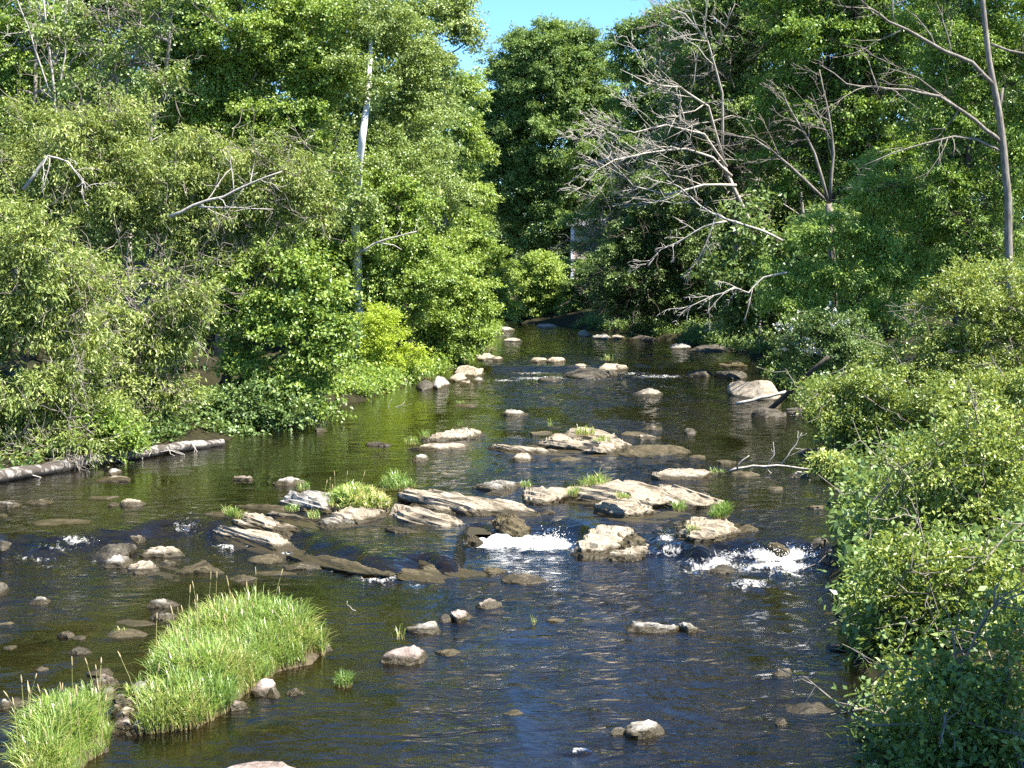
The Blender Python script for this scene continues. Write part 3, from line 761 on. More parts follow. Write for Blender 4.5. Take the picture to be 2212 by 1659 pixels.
# ------------------------------------------------------------------ foliage
def crown_mesh(lobes, rng, br=0.9, cover=1.0, nspray=14, nleaf=30, sr=0.34, L=0.13, W=0.075, droop=0.25, upb=0.8, hexleaf=False, front=0.65, tvar=0.26, tbase=0.45, flatten=0.6):
    BC, BS, LC = [], [], []
    for c, r in lobes:
        r = np.array(r)
        rr = np.maximum(r - 0.45 * br, r * 0.4)
        A = 4 * math.pi * (rr[0] * rr[1] + rr[0] * rr[2] + rr[1] * rr[2]) / 3
        nb = max(3, int(cover * A / (math.pi * br * br) * 1.25))
        dv = unit(rng.normal(size=(nb * 3, 3)))
        view = unit(np.array([0, 0, CAMH]) - c)
        keep = (dv @ view > -0.25) | (rng.random(len(dv)) > front)
        dv = dv[keep][:nb]
        rad = rng.uniform(0.5, 1.0, len(dv)) ** 0.7 * (1 + 0.38 * np.maximum(vnoise(dv * 2.3 + c, 77), -0.4))
        BC.append(c + dv * rr * rad[:, None])
        BS.append(br * rng.uniform(0.6, 1.25, len(dv)))
        LC.append(np.repeat(c[None], len(dv), 0))
    BC, BS, LC = np.vstack(BC), np.concatenate(BS), np.vstack(LC)
    B = len(BC)
    bt = rng.normal(0, 0.6, B)
    # sprays
    sd = rng.normal(size=(B, nspray, 3)); sd[..., 2] += 0.35; sd = unit(sd)
    sp = BC[:, None] + sd * BS[:, None, None] * np.array([1, 1, flatten]) * rng.uniform(0.35, 1.05, (B, nspray, 1))
    o = unit(unit(sp - LC[:, None]) * 0.5 + sd * 0.6 + np.array([0, 0, 0.1]))
    stt = bt[:, None] + rng.normal(0, 0.55, (B, nspray))
    sp, o, stt = sp.reshape(-1, 3), o.reshape(-1, 3), stt.ravel()
    S = len(sp)
    srr = sr * rng.uniform(0.6, 1.3, S)
    t = rng.uniform(-0.7, 1.0, (S, nleaf))
    lat = rng.normal(0, 0.42, (S, nleaf, 3)) * (1.15 - 0.5 * np.abs(t))[..., None]; lat[..., 2] *= 0.55
    P = sp[:, None] + (o[:, None] * t[..., None] + lat) * srr[:, None, None]
    P[..., 2] -= droop * srr[:, None] * np.maximum(t, 0) ** 2
    u = o[:, None] * 0.55 + rng.normal(0, 0.55, (S, nleaf, 3)) + np.array([0, 0, -droop * 1.2]) 
    P, u = P.reshape(-1, 3), unit(u.reshape(-1, 3))
    N = len(P)
    nv = rng.normal(0, 0.55, (N, 3)) + np.array([0, 0, upb * 0.62]) + 0.55 * np.repeat(o, nleaf, 0)
    wv = unit(np.cross(nv, u)); nn = np.cross(u, wv)
    ll = L * rng.uniform(0.65, 1.25, N)[:, None]; ww = W * rng.uniform(0.7, 1.2, N)[:, None]
    tint = np.clip(tbase + tvar * np.repeat(stt, nleaf) * 0.8 + rng.normal(0, tvar * 0.7, N), 0, 1)
    if hexleaf:
        fold = 0.18 * ww
        V = np.stack([P, P + u * ll * 0.35 + wv * ww * 0.5 + nn * fold, P + u * ll * 0.72 + wv * ww * 0.36 + nn * fold, P + u * ll - nn * ll * 0.06,
                      P + u * ll * 0.72 - wv * ww * 0.36 + nn * fold, P + u * ll * 0.35 - wv * ww * 0.5 + nn * fold], 1).reshape(-1, 3)
        b = np.arange(N)[:, None] * 6
        F = np.vstack([b + np.array([0, 1, 2, 3]), b + np.array([0, 3, 4, 5])])
        return V, F, np.repeat(tint, 6), BC
    V = np.stack([P, P + u * ll * 0.45 + wv * ww * 0.5 + nn * ww * 0.15, P + u * ll, P + u * ll * 0.45 - wv * ww * 0.5 + nn * ww * 0.15], 1).reshape(-1, 3)
    F = np.arange(N * 4).reshape(-1, 4)
    return V, F, np.repeat(tint, 4), BC

STY = {
 'willow': dict(br=0.72, nspray=15, nleaf=30, sr=0.34, L=0.150, W=0.046, droop=0.55, upb=0.5, cover=1.35, tvar=0.28),
 'maple':  dict(br=0.80, nspray=15, nleaf=28, sr=0.32, L=0.128, W=0.100, droop=0.38, upb=0.8, cover=1.45, flatten=.5),
 'poplar': dict(br=0.85, nspray=14, nleaf=28, sr=0.34, L=0.125, W=0.100, droop=0.40, upb=0.6, cover=1.45),
 'yellow': dict(br=0.60, nspray=13, nleaf=28, sr=0.26, L=0.115, W=0.065, droop=0.25, upb=0.7, cover=1.6),
 'far':    dict(br=1.15, nspray=15, nleaf=26, sr=0.50, L=0.270, W=0.130, droop=0.35, upb=0.7, cover=1.7, flatten=.5),
 'dark':   dict(br=0.95, nspray=14, nleaf=26, sr=0.40, L=0.190, W=0.110, droop=0.35, upb=0.7, cover=1.5),
 'ash':    dict(br=0.75, nspray=14, nleaf=28, sr=0.36, L=0.170, W=0.060, droop=0.45, upb=0.8, cover=1.5, flatten=.45),
 'alder':  dict(br=0.50, nspray=14, nleaf=18, sr=0.25, L=0.098, W=0.055, droop=0.15, upb=0.6, cover=1.7, hexleaf=True),
}
TSEED = [0]
def limb(rng, a, b, n=6, wob=0.06, sag=0.0):
    t = np.linspace(0, 1, n)[:, None]
    L = np.linalg.norm(b - a)
    p = a + (b - a) * t
    p = p + rng.normal(0, wob * L, (n, 3)) * np.sin(t * math.pi) * 0.5
    p[:, 2] += sag * L * np.sin(t[:, 0] * math.pi)
    return p

def tree(name, label, cat, group, style, d, basepx, lobes, bark=None, trunk=None, tr=0.16, leafmat=None, over=None, twigs=0, blossom=0, limbs=True, stems=1):
    TSEED[0] += 1
    rng = np.random.default_rng(500 + TSEED[0])
    st = dict(STY[style]); st.update(over or {})
    bx = (basepx - 1106) / FPX * d
    bz = tz(bx, d)
    base = np.array([bx, d, bz])
    if float(shore(np.array([bx]), np.array([d]))[0]) > 0.3: print("IN RIVER:", label, bx, d)
    root = empty(name, base, label, cat, group)
    LW = []
    for lo in lobes:
        px, py, rx, ry = lo[:4]; dd = d + (lo[4] if len(lo) > 4 else 0)
        c = at(px, py, dd)
        LW.append((c, (rx * dd / FPX, 0.8 * min(rx, 1.6 * ry) * dd / FPX, ry * dd / FPX)))
    V, F, t, BC = crown_mesh(LW, rng, **st)
    keep = None
    me = make_mesh("crown", V - base, F, None, False, {"tint": t})
    link("crown", me, LM[leafmat or style], root)
    mb = MB()
    if trunk:
        P = [at(q[0], q[1], d + (q[2] if len(q) > 2 else 0)) for q in trunk]
        P = np.array([base - np.array([0, 0, 0.3])] + P)
    else:
        top = max(LW, key=lambda q: q[0][2])
        P = limb(rng, base - np.array([0, 0, 0.3]), top[0], 9, 0.05)
    dense = np.vstack([P[i] + (P[i + 1] - P[i]) * s for i in range(len(P) - 1) for s in (0, 0.33, 0.67)] + [P[-1:]])
    mb.tube(dense, np.linspace(tr, tr * 0.3, len(dense)), 8)
    for s in range(stems - 1):
        q = LW[int(rng.integers(len(LW)))][0]
        b2 = base + np.array([rng.normal(0, 0.3), rng.normal(0, 0.3), -0.2])
        mb.tube(limb(rng, b2, q, 8, 0.08), np.linspace(tr * 0.7, tr * 0.15, 8), 6)
    if limbs:
        for c, r in LW:
            zz = np.clip(c[2] - 0.5 * np.hypot(*(c[:2] - base[:2])) - 0.3, base[2] + 0.4, dense[-1][2])
            i = int(np.argmin(np.abs(dense[:, 2] - zz)))
            mb.tube(limb(rng, dense[i], c, 6, 0.10), np.linspace(tr * 0.45, tr * 0.12, 6), 5)
        idx = rng.permutation(len(BC))[:90]
        CC = np.array([c for c, r in LW])
        for i in idx:
            j = int(np.argmin(np.linalg.norm(CC - BC[i], axis=1)))
            mb.tube(limb(rng, CC[j], BC[i], 5, 0.12), np.linspace(tr * 0.14, 0.012, 5), 3, False)
    if twigs:
        tb = mb
        for _ in range(twigs):
            c, r = LW[int(rng.integers(len(LW)))]
            dv = unit(rng.normal(size=3)); dv[1] = -abs(dv[1])
            s0 = c + dv * np.array(r) * rng.uniform(0.5, 0.95)
            e = s0 + unit(rng.normal(size=3) + dv * 0.8 + np.array([0, 0, 0.2])) * rng.uniform(0.6, 1.7) * max(1.0, d / 50)
            mr = d * 0.00022
            pp = limb(rng, s0, e, 5, 0.14)
            tb.tube(pp, np.linspace(max(0.016, mr * 1.3), max(0.006, mr * .7), 5), 3, False)
            for _k in range(3):
                m = pp[int(rng.integers(1, 4))]
                tb.tube(limb(rng, m, m + unit(rng.normal(size=3) + (e - s0) * 0.6) * rng.uniform(0.25, 0.7) * max(1.0, d / 50), 4, 0.12), np.linspace(max(0.010, mr * .8), max(0.004, mr * .5), 4), 3, False)
    mb.build("trunk", bark or BARK, root, base)
    if blossom:
        sub = [(c, np.array(r) * 1.03) for c, r in LW]
        V, F, t, _ = crown_mesh(sub[:blossom], rng, br=0.35, cover=0.40, nspray=4, nleaf=7, sr=0.13, L=0.085, W=0.08, droop=0.0, upb=0.6)
        link("blossom", make_mesh("blossom", V - base, F, None, False, {"tint": t}), LM['petal'], root)
    return root

LBK, RBK, FBK = "trees on the sunny bank", "trees on the shaded bank", "trees at the far bend"
# --- sunny bank, nearest first
tree("willow", "olive willow drooping over the bark-stripped end of the fallen log", "willow", LBK, 'willow', 39, 30,
     [(50, 560, 170, 170), (30, 780, 190, 170), (150, 880, 150, 105), (20, 930, 130, 90), (180, 690, 110, 120), (-60, 640, 120, 200), (60, 985, 110, 30, -1.4), (140, 960, 80, 30, -1.4)], tr=0.14, twigs=230, stems=3)
tree("willow", "olive willow leaning out in front of the dark hollow", "willow", LBK, 'willow', 43, 270,
     [(290, 640, 130, 150), (260, 790, 130, 110), (335, 850, 75, 75), (350, 720, 80, 90), (290, 900, 60, 40), (380, 835, 40, 30), (400, 640, 70, 70)], tr=0.13, twigs=150, stems=3)
tree("willow", "tallest olive willow below the dead white trunks", "willow", LBK, 'willow', 48, 200,
     [(140, 320, 190, 120), (320, 400, 160, 130), (470, 370, 130, 90), (430, 480, 120, 110), (180, 460, 170, 120), (590, 380, 90, 90), (560, 480, 90, 80), (40, 420, 120, 130), (500, 570, 100, 70), (650, 440, 80, 80), (410, 590, 80, 70), (660, 340, 60, 60), (250, 260, 80, 60)], tr=0.18, twigs=260, stems=3)
tree("shrub", "bright low shrub spilling over the middle of the fallen log", "shrub", "shrubs on the banks", 'yellow', 38.5, 205,
     [(180, 935, 110, 55), (245, 930, 55, 35), (110, 960, 90, 40), (270, 950, 40, 22)], tr=0.04, leafmat='maple', limbs=True)
tree("maple", "bright maple overhanging the water with dark shade beneath", "maple", LBK, 'maple', 47.5, 455,
     [(520, 665, 150, 62), (640, 640, 120, 60), (500, 765, 75, 45), (600, 800, 130, 65), (700, 850, 95, 50), (560, 720, 130, 60), (720, 760, 80, 60), (600, 885, 110, 40), (520, 600, 90, 50), (620, 560, 90, 60), (720, 690, 80, 60)], tr=0.14, bark=BARKD, stems=3)
tree("shrub", "shaded dark shrub hanging to the water under the overhanging maple", "shrub", "shrubs on the banks", 'dark', 45.5, 480,
     [(545, 905, 90, 40), (455, 900, 70, 45), (400, 930, 60, 30), (435, 945, 70, 24, -1.2), (500, 945, 50, 20, -1.0), (620, 890, 60, 30), (500, 860, 80, 40), (420, 930, 45, 25)], tr=0.05, bark=BARKD, over=dict(L=.12, W=.09, br=.6, sr=.28), stems=4)
tree("maple", "mid-bank maple above the yellow bush", "maple", LBK, 'maple', 67, 650,
     [(680, 520, 120, 100), (760, 430, 110, 100), (830, 550, 120, 100), (900, 600, 90, 80), (760, 620, 110, 70), (620, 560, 70, 70), (860, 450, 90, 80), (850, 660, 100, 60)], tr=0.16, bark=BARKD, twigs=40)
tree("bush", "yellow-green rounded bush on the stony point", "bush", "shrubs on the banks", 'yellow', 63.5, 825,
     [(835, 735, 62, 75), (872, 780, 46, 42), (808, 690, 42, 48), (830, 795, 60, 38)], tr=0.05, over=dict(front=.5, cover=1.5, tbase=.7), stems=4)
tree("shrub", "leafy shrub with black twigs behind the stony point", "shrub", "shrubs on the banks", 'maple', 72, 930,
     [(940, 640, 100, 100), (1000, 700, 80, 70), (900, 700, 70, 70), (960, 750, 60, 35), (1010, 620, 60, 70), (985, 560, 70, 70)], tr=0.08, bark=BARKD, stems=4, over=dict(tbase=.6))
tree("shrub", "pale leafy shrub narrowing the far reach", "shrub", "shrubs on the banks", 'maple', 89, 1010,
     [(1035, 590, 75, 100), (1058, 650, 58, 55), (1000, 510, 70, 70), (1070, 590, 42, 50)], tr=0.1, bark=BARKD, stems=3, over=dict(L=.17, W=.12, tbase=.5))
tree("maple", "tall bright maple filling the top above the willows", "maple", LBK, 'maple', 63, 470,
     [(520, 60, 160, 120), (430, 190, 120, 110), (600, 210, 140, 105), (540, 310, 120, 90), (680, 60, 110, 110), (400, 60, 110, 110), (640, 300, 90, 80), (330, 240, 70, 70), (480, -60, 160, 90), (700, 180, 80, 80)], tr=0.22, trunk=[(500, 420), (510, 200), (520, 20)])
tree("birch", "white-trunked birch rising above the mid-bank maple", "birch", LBK, 'poplar', 66, 782,
     [(780, 40, 110, 90, 2), (860, 130, 100, 110, 4), (715, 140, 70, 80, 2), (880, 290, 100, 100, 4), (860, 400, 100, 90, 2), (700, 250, 55, 60), (790, -50, 110, 80, 2), (760, 440, 80, 55, -6), (790, 30, 80, 60, -3), (760, 130, 55, 50, -4), (830, 180, 50, 45, -4), (740, 370, 50, 28, -6)], bark=BIRCH, trunk=[(768, 480, 0), (774, 360, -4), (784, 285, -4.5), (794, 215, -3), (800, 120, 1), (800, 0, 2)], tr=0.23, limbs=False)
tree("poplar", "tall pale poplar with its airy top against the sky", "poplar", LBK, 'poplar', 73, 940,
     [(920, 90, 105, 110), (1000, 50, 52, 55), (920, 230, 80, 100), (940, 400, 80, 100), (975, 480, 60, 60), (1010, 90, 40, 30), (960, 20, 70, 70), (870, -20, 90, 90), (990, 10, 40, 35), (880, 340, 80, 90)], tr=0.2, over=dict(tbase=.6, cover=1.1))
tree("ash_tree", "dark bushy tree with lit top left of the dead white trunks", "tree", LBK, 'maple', 60, 30,
     [(30, 100, 80, 110), (20, 260, 80, 100), (-60, 150, 90, 160), (150, 150, 60, 50), (200, 90, 60, 60), (90, 20, 70, 70), (60, 200, 70, 60)], tr=0.18)
tree("thin_crowned_tree", "thin crowned tree half bare between the dead white trunks", "tree", LBK, 'poplar', 52, 300,
     [(330, 60, 70, 80), (280, 20, 70, 60), (340, 160, 60, 60), (200, 30, 60, 60), (120, 60, 60, 60), (370, -20, 60, 50), (180, 180, 70, 60), (250, 250, 60, 60), (240, 120, 50, 60)], tr=0.16, over=dict(cover=.55), twigs=110)
# --- woods behind the sunny bank
for lb, dd, bx, lob in [
  ("shadowed tree behind the olive willows", 78, 120, [(60, 250, 170, 150), (200, 350, 170, 150), (60, 480, 180, 150), (220, 560, 170, 150), (100, 700, 200, 150)]),
  ("shadowed tree deep in the hollow above the fallen log", 54, 330, [(400, 760, 110, 110), (360, 640, 110, 110), (450, 660, 90, 90), (330, 850, 110, 70), (470, 860, 90, 70), (250, 880, 110, 60)]),
  ("shadowed tree behind the tall bright maple", 82, 430, [(420, 120, 180, 180), (520, 350, 180, 170), (360, 430, 170, 150), (480, 560, 180, 140), (440, 720, 180, 130)]),
  ("shadowed tree behind the birch", 86, 720, [(700, 100, 150, 170), (800, 320, 150, 150), (680, 380, 150, 150), (760, 560, 170, 130), (640, 680, 170, 110)]),
  ("shadowed tree behind the pale poplar", 92, 920, [(880, 200, 110, 150), (900, 420, 110, 150), (940, 560, 110, 110), (860, 650, 130, 90)]),
  ("shadowed tree at the outer edge of the sunny bank woods", 75, -150, [(-180, 200, 200, 250), (-150, 600, 200, 250), (-60, 60, 150, 150), (100, 20, 160, 130), (270, -10, 130, 120), (180, 150, 130, 100)])]:
    tree("woodland_tree", lb, "tree", "woods behind the sunny bank", 'dark', dd, bx, lob, tr=0.2, over=dict(L=.26, W=.17, nleaf=22, br=1.2, sr=.5, cover=1.3))
# --- far bend
tree("far_tree", "tallest tree at the river bend against the blue sky", "tree", FBK, 'far', 140, 1190,
     [(1185, 135, 105, 85), (1110, 220, 85, 90), (1268, 220, 85, 90), (1190, 300, 140, 95), (1110, 400, 90, 85), (1275, 400, 80, 95), (1190, 480, 110, 75), (1125, 125, 75, 65), (1250, 120, 75, 65), (1190, 85, 70, 50), (1300, 290, 50, 60), (1190, 210, 120, 100), (1070, 280, 60, 70), (1190, 390, 110, 90), (1100, 310, 60, 70)], bark=BARKD, tr=0.4, trunk=[(1185, 560), (1190, 400), (1190, 200)])
tree("far_tree", "yellowish tree between the poplar and the tallest far tree", "tree", FBK, 'far', 126, 1000,
     [(1000, 190, 48, 50), (990, 290, 55, 85), (1025, 410, 50, 90), (1030, 300, 35, 60)], tr=0.3, over=dict(tbase=.7), leafmat='maple')
tree("bush", "round yellow bush at the head of the far reach", "bush", "shrubs on the banks", 'far', 121, 1150,
     [(1160, 590, 62, 58), (1120, 640, 48, 42), (1195, 635, 42, 40), (1165, 660, 60, 30)], tr=0.08, leafmat='maple', over=dict(L=.2, W=.11, br=.8, sr=.35, tbase=.8), stems=4)
tree("bush", "dark bush with a few lit leaves beside the round yellow bush", "bush", "shrubs on the banks", 'far', 119, 1265,
     [(1265, 620, 55, 50), (1290, 580, 45, 40), (1240, 665, 45, 28), (1310, 640, 40, 50)], tr=0.08, over=dict(L=.2, W=.12, br=.8, sr=.35), stems=4)
tree("far_tree", "dark slim tree right of the sky gap", "tree", FBK, 'far', 124, 1400,
     [(1390, 100, 62, 72), (1350, 90, 40, 45), (1440, 180, 70, 110), (1390, 230, 50, 80), (1440, 60, 60, 60), (1350, 330, 60, 80), (1420, 340, 100, 100), (1340, 200, 30, 60)], tr=0.28, over=dict(tbase=.35))
tree("far_tree", "hazy thin-topped tree under the bare grey branches", "tree", FBK, 'far', 112, 1480,
     [(1480, 60, 80, 70), (1500, 170, 80, 90), (1420, 440, 90, 80), (1350, 440, 70, 80), (1340, 530, 70, 70), (1420, 540, 90, 80)], tr=0.25, over=dict(cover=1.0, tbase=.5), twigs=420)
tree("far_sapling", "thin sapling standing in front of the pale house", "tree", FBK, 'far', 126, 1275,
     [(1255, 525, 34, 22), (1290, 500, 30, 26), (1235, 560, 30, 25), (1275, 470, 40, 22), (1235, 478, 26, 14), (1320, 490, 30, 30), (1310, 540, 40, 30)], tr=0.08, over=dict(cover=.8, L=.2, W=.1, br=.7, sr=.35, tbase=.6))
for lb, dd, bx, lob in [
  ("shadowed tree low behind the far bend", 165, 1060, [(1060, 520, 110, 90), (1130, 560, 120, 90), (1020, 430, 90, 90)]),
  ("shadowed tree filling the gap right of the tallest far tree", 165, 1330, [(1320, 440, 80, 90), (1340, 540, 100, 90), (1230, 580, 100, 70), (1290, 350, 40, 60)])]:
    tree("woodland_tree", lb, "tree", FBK, 'far', dd, bx, lob, tr=0.3, leafmat='dark', bark=BARKD)
# --- shaded bank
tree("overhanging_tree", "dark tree shading the far water under the bare branches", "tree", RBK, 'dark', 98, 1480,
     [(1460, 420, 110, 90), (1400, 500, 100, 75), (1500, 540, 110, 85), (1370, 590, 100, 65), (1480, 640, 150, 55), (1560, 620, 100, 80), (1330, 640, 60, 45), (1400, 680, 90, 35)], bark=BARKD, tr=0.25, twigs=160)
tree("leafy_tree", "broad leafy tree behind the fan of bare branches", "tree", RBK, 'dark', 84, 1600,
     [(1560, 90, 130, 120), (1650, 50, 120, 110), (1520, 240, 100, 90), (1620, 250, 130, 100), (1560, 390, 100, 90), (1490, 330, 80, 75), (1600, -40, 150, 90)], bark=BARK, tr=0.26, trunk=[(1590, 500), (1575, 300), (1590, 100)], leafmat='far', twigs=420, over=dict(tbase=.5))
tree("leafy_tree", "big leafy tree behind the forked grey trunk", "tree", RBK, 'dark', 74, 1830,
     [(1780, 90, 140, 125), (1900, 50, 140, 125), (1760, 250, 130, 100), (1880, 230, 120, 110), (1700, 370, 100, 80), (1910, 370, 110, 100), (1800, -40, 170, 90)], bark=BARKD, tr=0.3, trunk=[(1800, 480), (1780, 330), (1790, 100)], leafmat='ash', over=dict(tbase=.4), twigs=420)
tree("leafy_tree", "leafy tree round the tall slanting grey trunk", "tree", RBK, 'ash', 60, 2070,
     [(2060, 80, 110, 110), (2190, 180, 90, 120), (2040, 250, 95, 95), (2190, 380, 80, 110), (2020, 400, 90, 80), (2150, 520, 80, 60), (2210, 60, 80, 110), (2080, 470, 80, 60), (2100, -50, 140, 80)], bark=BARKD, tr=0.2, over=dict(tbase=.4), twigs=160, trunk=[(2088, 560), (2092, 300), (2095, 60)])
tree("ash_sapling", "bright ash sapling in front of the dark right-hand woods", "ash sapling", RBK, 'ash', 61, 1850,
     [(1870, 420, 85, 55), (1790, 500, 110, 55), (1920, 500, 100, 60), (1740, 590, 100, 45), (1860, 590, 130, 60), (1960, 580, 80, 55), (1700, 650, 80, 38), (1840, 670, 130, 45), (1890, 360, 45, 35), (2060, 480, 60, 45)], tr=0.09, bark=BARKD, stems=3, over=dict(tbase=.8))
tree("hawthorn", "dark hawthorn with white blossom above the huge boulder", "hawthorn", RBK, 'dark', 58, 1790,
     [(1770, 720, 90, 60), (1715, 730, 42, 50), (1850, 740, 80, 65), (1725, 800, 40, 50), (1800, 800, 70, 50)], tr=0.08, bark=BARKD, over=dict(L=.10, W=.065, br=.6, sr=.26), blossom=2, stems=3)
tree("shrub", "tall pale-leaved shrub under the slanting grey trunk", "shrub", "shrubs on the banks", 'alder', 47, 2080,
     [(2060, 690, 130, 90), (2160, 640, 100, 90), (1990, 780, 120, 70), (2100, 790, 140, 80), (2200, 740, 60, 100)], tr=0.06, over=dict(hexleaf=False, L=.11, W=.055, br=.6, nleaf=24, tbase=.55), stems=4, twigs=60)
tree("shrub", "yellow-green shrub leaning over the water below the hawthorn", "shrub", "shrubs on the banks", 'alder', 39, 1960,
     [(1840, 850, 110, 50), (1880, 920, 110, 65), (2000, 890, 140, 90), (2140, 880, 110, 110), (1940, 980, 120, 60), (1800, 890, 60, 40), (2080, 960, 130, 60)], tr=0.06, over=dict(hexleaf=False, L=.105, W=.055, nleaf=22), twigs=25, stems=4)
tree("bush", "small pale grassy bush at the waterline beside the alders", "bush", "shrubs on the banks", 'willow', 35.5, 1815,
     [(1805, 1015, 42, 32), (1835, 1040, 38, 38), (1780, 995, 22, 18)], tr=0.03, leafmat='alder', over=dict(br=.35, sr=.2, tbase=.75), stems=3)
tree("alder", "bright alder beside the white rapid", "alder", RBK, 'alder', 26, 1990,
     [(1955, 1120, 100, 85), (2070, 1060, 135, 105), (2180, 990, 110, 110), (1925, 1060, 60, 40), (2150, 1110, 125, 120), (2040, 1160, 150, 95), (1915, 1190, 85, 75), (2000, 1000, 110, 80), (2120, 940, 120, 80)], tr=0.07, over=dict(tbase=.6, L=.092, W=.052, nleaf=18, br=.58, cover=1.5), twigs=30, stems=5)
tree("alder", "dense alder drooping to the brown shallows", "alder", RBK, 'alder', 20, 2020,
     [(2040, 1260, 160, 105), (1965, 1330, 110, 75), (2140, 1280, 120, 125), (1900, 1290, 60, 50), (2080, 1390, 160, 85), (2200, 1370, 85, 130), (1945, 1410, 70, 42), (2120, 1180, 130, 90), (1960, 1210, 90, 70)], tr=0.07, over=dict(tbase=.45, L=.090, W=.050, nleaf=18, br=.58, cover=1.45), twigs=25, stems=5)
tree("alder", "shaded alder nearest the camera at the corner of the view", "alder", RBK, 'alder', 15, 2150,
     [(2100, 1470, 140, 70), (2180, 1420, 100, 110), (2130, 1570, 150, 85), (2030, 1470, 85, 40), (2210, 1570, 85, 120), (2060, 1560, 95, 55), (2110, 1660, 130, 65), (2210, 1690, 100, 70), (1985, 1575, 50, 45, .6), (2030, 1640, 60, 50), (1975, 1500, 60, 35, 1.5)], tr=0.06, over=dict(tbase=.3, L=.085, W=.048, nleaf=18, br=.52, cover=1.5), leafmat='alder', twigs=20, stems=5)
for lb, dd, bx, lob in [
  ("shadowed tree behind the hawthorn", 68, 1720, [(1680, 520, 110, 100), (1620, 620, 110, 80), (1750, 640, 130, 90), (1820, 560, 120, 110), (1660, 700, 110, 50), (1900, 680, 120, 80)]),
  ("shadowed tree behind the ash sapling", 88, 1760, [(1700, 200, 150, 160), (1760, 420, 160, 140), (1640, 450, 130, 130), (1850, 500, 150, 130), (1700, 570, 160, 100)]),
  ("shadowed tree behind the slanting grey trunk", 76, 2080, [(2000, 120, 150, 170), (2150, 300, 150, 160), (2000, 380, 150, 130), (2100, 560, 160, 120), (2230, 120, 120, 180), (1960, 620, 150, 90)]),
  ("shadowed tree beyond the broad leafy tree", 106, 1570, [(1600, 120, 140, 150), (1520, 330, 120, 120), (1600, 480, 130, 120), (1530, 600, 130, 80)])]:
    tree("woodland_tree", lb, "tree", "woods behind the shaded bank", 'dark', dd, bx, lob, tr=0.22, bark=BARKD, over=dict(L=.25, W=.16, nleaf=20, br=1.15, sr=.5, cover=1.3))

def far_woods(label, d, lobes, seed):
    rng = np.random.default_rng(seed)
    LW = [(at(px, py, d + rng.uniform(-8, 8)), (rx * d / FPX, 6.0, ry * d / FPX)) for px, py, rx, ry in lobes]
    V, F, t, _ = crown_mesh(LW, rng, br=2.2, cover=1.1, nspray=14, nleaf=24, sr=0.95, L=0.55, W=0.36, droop=0.3, upb=0.7)
    tag(link("distant_woods", make_mesh("distant_woods", V, F, None, False, {"tint": t}), LM['dark']), label, "woods", None, "stuff")
far_woods("distant wood seen in slivers behind the sunny bank", 190, [(x, y, 130, 110) for x in range(-250, 1000, 170) for y in (250, 400, 540)] + [(1010, 540, 80, 90)], 1)
far_woods("distant wood seen in slivers behind the shaded bank", 190, [(x, y, 130, 110) for x in range(1420, 2500, 170) for y in (250, 400, 540)] + [(1150, 580, 110, 50), (1300, 560, 100, 80)], 2)

tree("alder", "tall alder beside the view whose crown shades the nearest bushes", "alder", RBK, 'alder', 12.6, 3500,
     [(3350, -150, 430, 330), (3650, -350, 430, 330), (3300, -520, 380, 300)], tr=0.12, over=dict(hexleaf=False, front=0.0, L=.13, W=.09, cover=.62))

# ------------------------------------------------------------------ bare wood
def sprout(mb, rng, pts, r0, r1, level, nchild, spread=0.8, lr=0.45, bias=(0, 0, 0.1), sides=6):
    P = np.asarray(pts, float)
    mb.tube(P, np.linspace(r0, r1, len(P)), sides)
    if level <= 0: return
    L = np.linalg.norm(np.diff(P, axis=0), axis=1).sum()
    for i in range(nchild):
        f = rng.uniform(0.25, 1.0)
        x = f * (len(P) - 1); k = min(int(x), len(P) - 2)
        s = P[k] + (P[k + 1] - P[k]) * (x - k)
        dr = unit(unit(P[k + 1] - P[k]) * 0.9 + rng.normal(0, spread, 3) + np.array(bias))
        ln = L * lr * rng.uniform(0.5, 1.1) * (1.15 - 0.5 * f)
        n = 6
        q = [s]
        dcur = dr
        for j in range(n - 1):
            dcur = unit(dcur + rng.normal(0, 0.16, 3) + np.array(bias) * 0.5)
            q.append(q[-1] + dcur * ln / (n - 1))
        rr = (r0 + (r1 - r0) * f) * 0.55
        sprout(mb, rng, q, max(rr, 0.009, MINR[0]), max(rr * 0.3, 0.006, MINR[0] * 0.8), level - 1, max(2, int(nchild * 0.6)), spread, lr, bias, 4 if level > 1 else 3)

MINR = [0.0]
def bare(name, label, cat, d, polys, mat=DEADW, seed=1, group="bare dead wood on the banks", base_ground=True, part="branch"):
    rng = np.random.default_rng(seed)
    MINR[0] = d * 0.00018
    first = at(*polys[0][0][0], d)
    base = first.copy()
    if base_ground: base[2] = min(base[2], tz(base[0], base[1]) - 0.1)
    root = empty(name, base, label, cat, group)
    for i, (pl, r0, r1, lev, nch, kw) in enumerate(polys):
        mb = MB()
        n = len(pl)
        P = [at(px, py, d + kw.get('dz', 0) * j / max(n - 1, 1)) for j, (px, py) in enumerate(pl)]
        if i == 0 and base_ground: P = [base] + P
        P = np.array(P)
        D = np.vstack([P[k] + (P[k + 1] - P[k]) * s for k in range(len(P) - 1) for s in (0, 0.5)] + [P[-1:]])
        D[1:-1] += rng.normal(0, 0.02, D[1:-1].shape) * kw.get('wob', 1.0)
        sprout(mb, rng, D, r0, r1, lev, nch, kw.get('spread', 0.8), kw.get('lr', 0.45), kw.get('bias', (0, 0, 0.1)), 8)
        mb.build("trunk" if (i == 0 and base_ground) else part, mat, root, base)
    return root

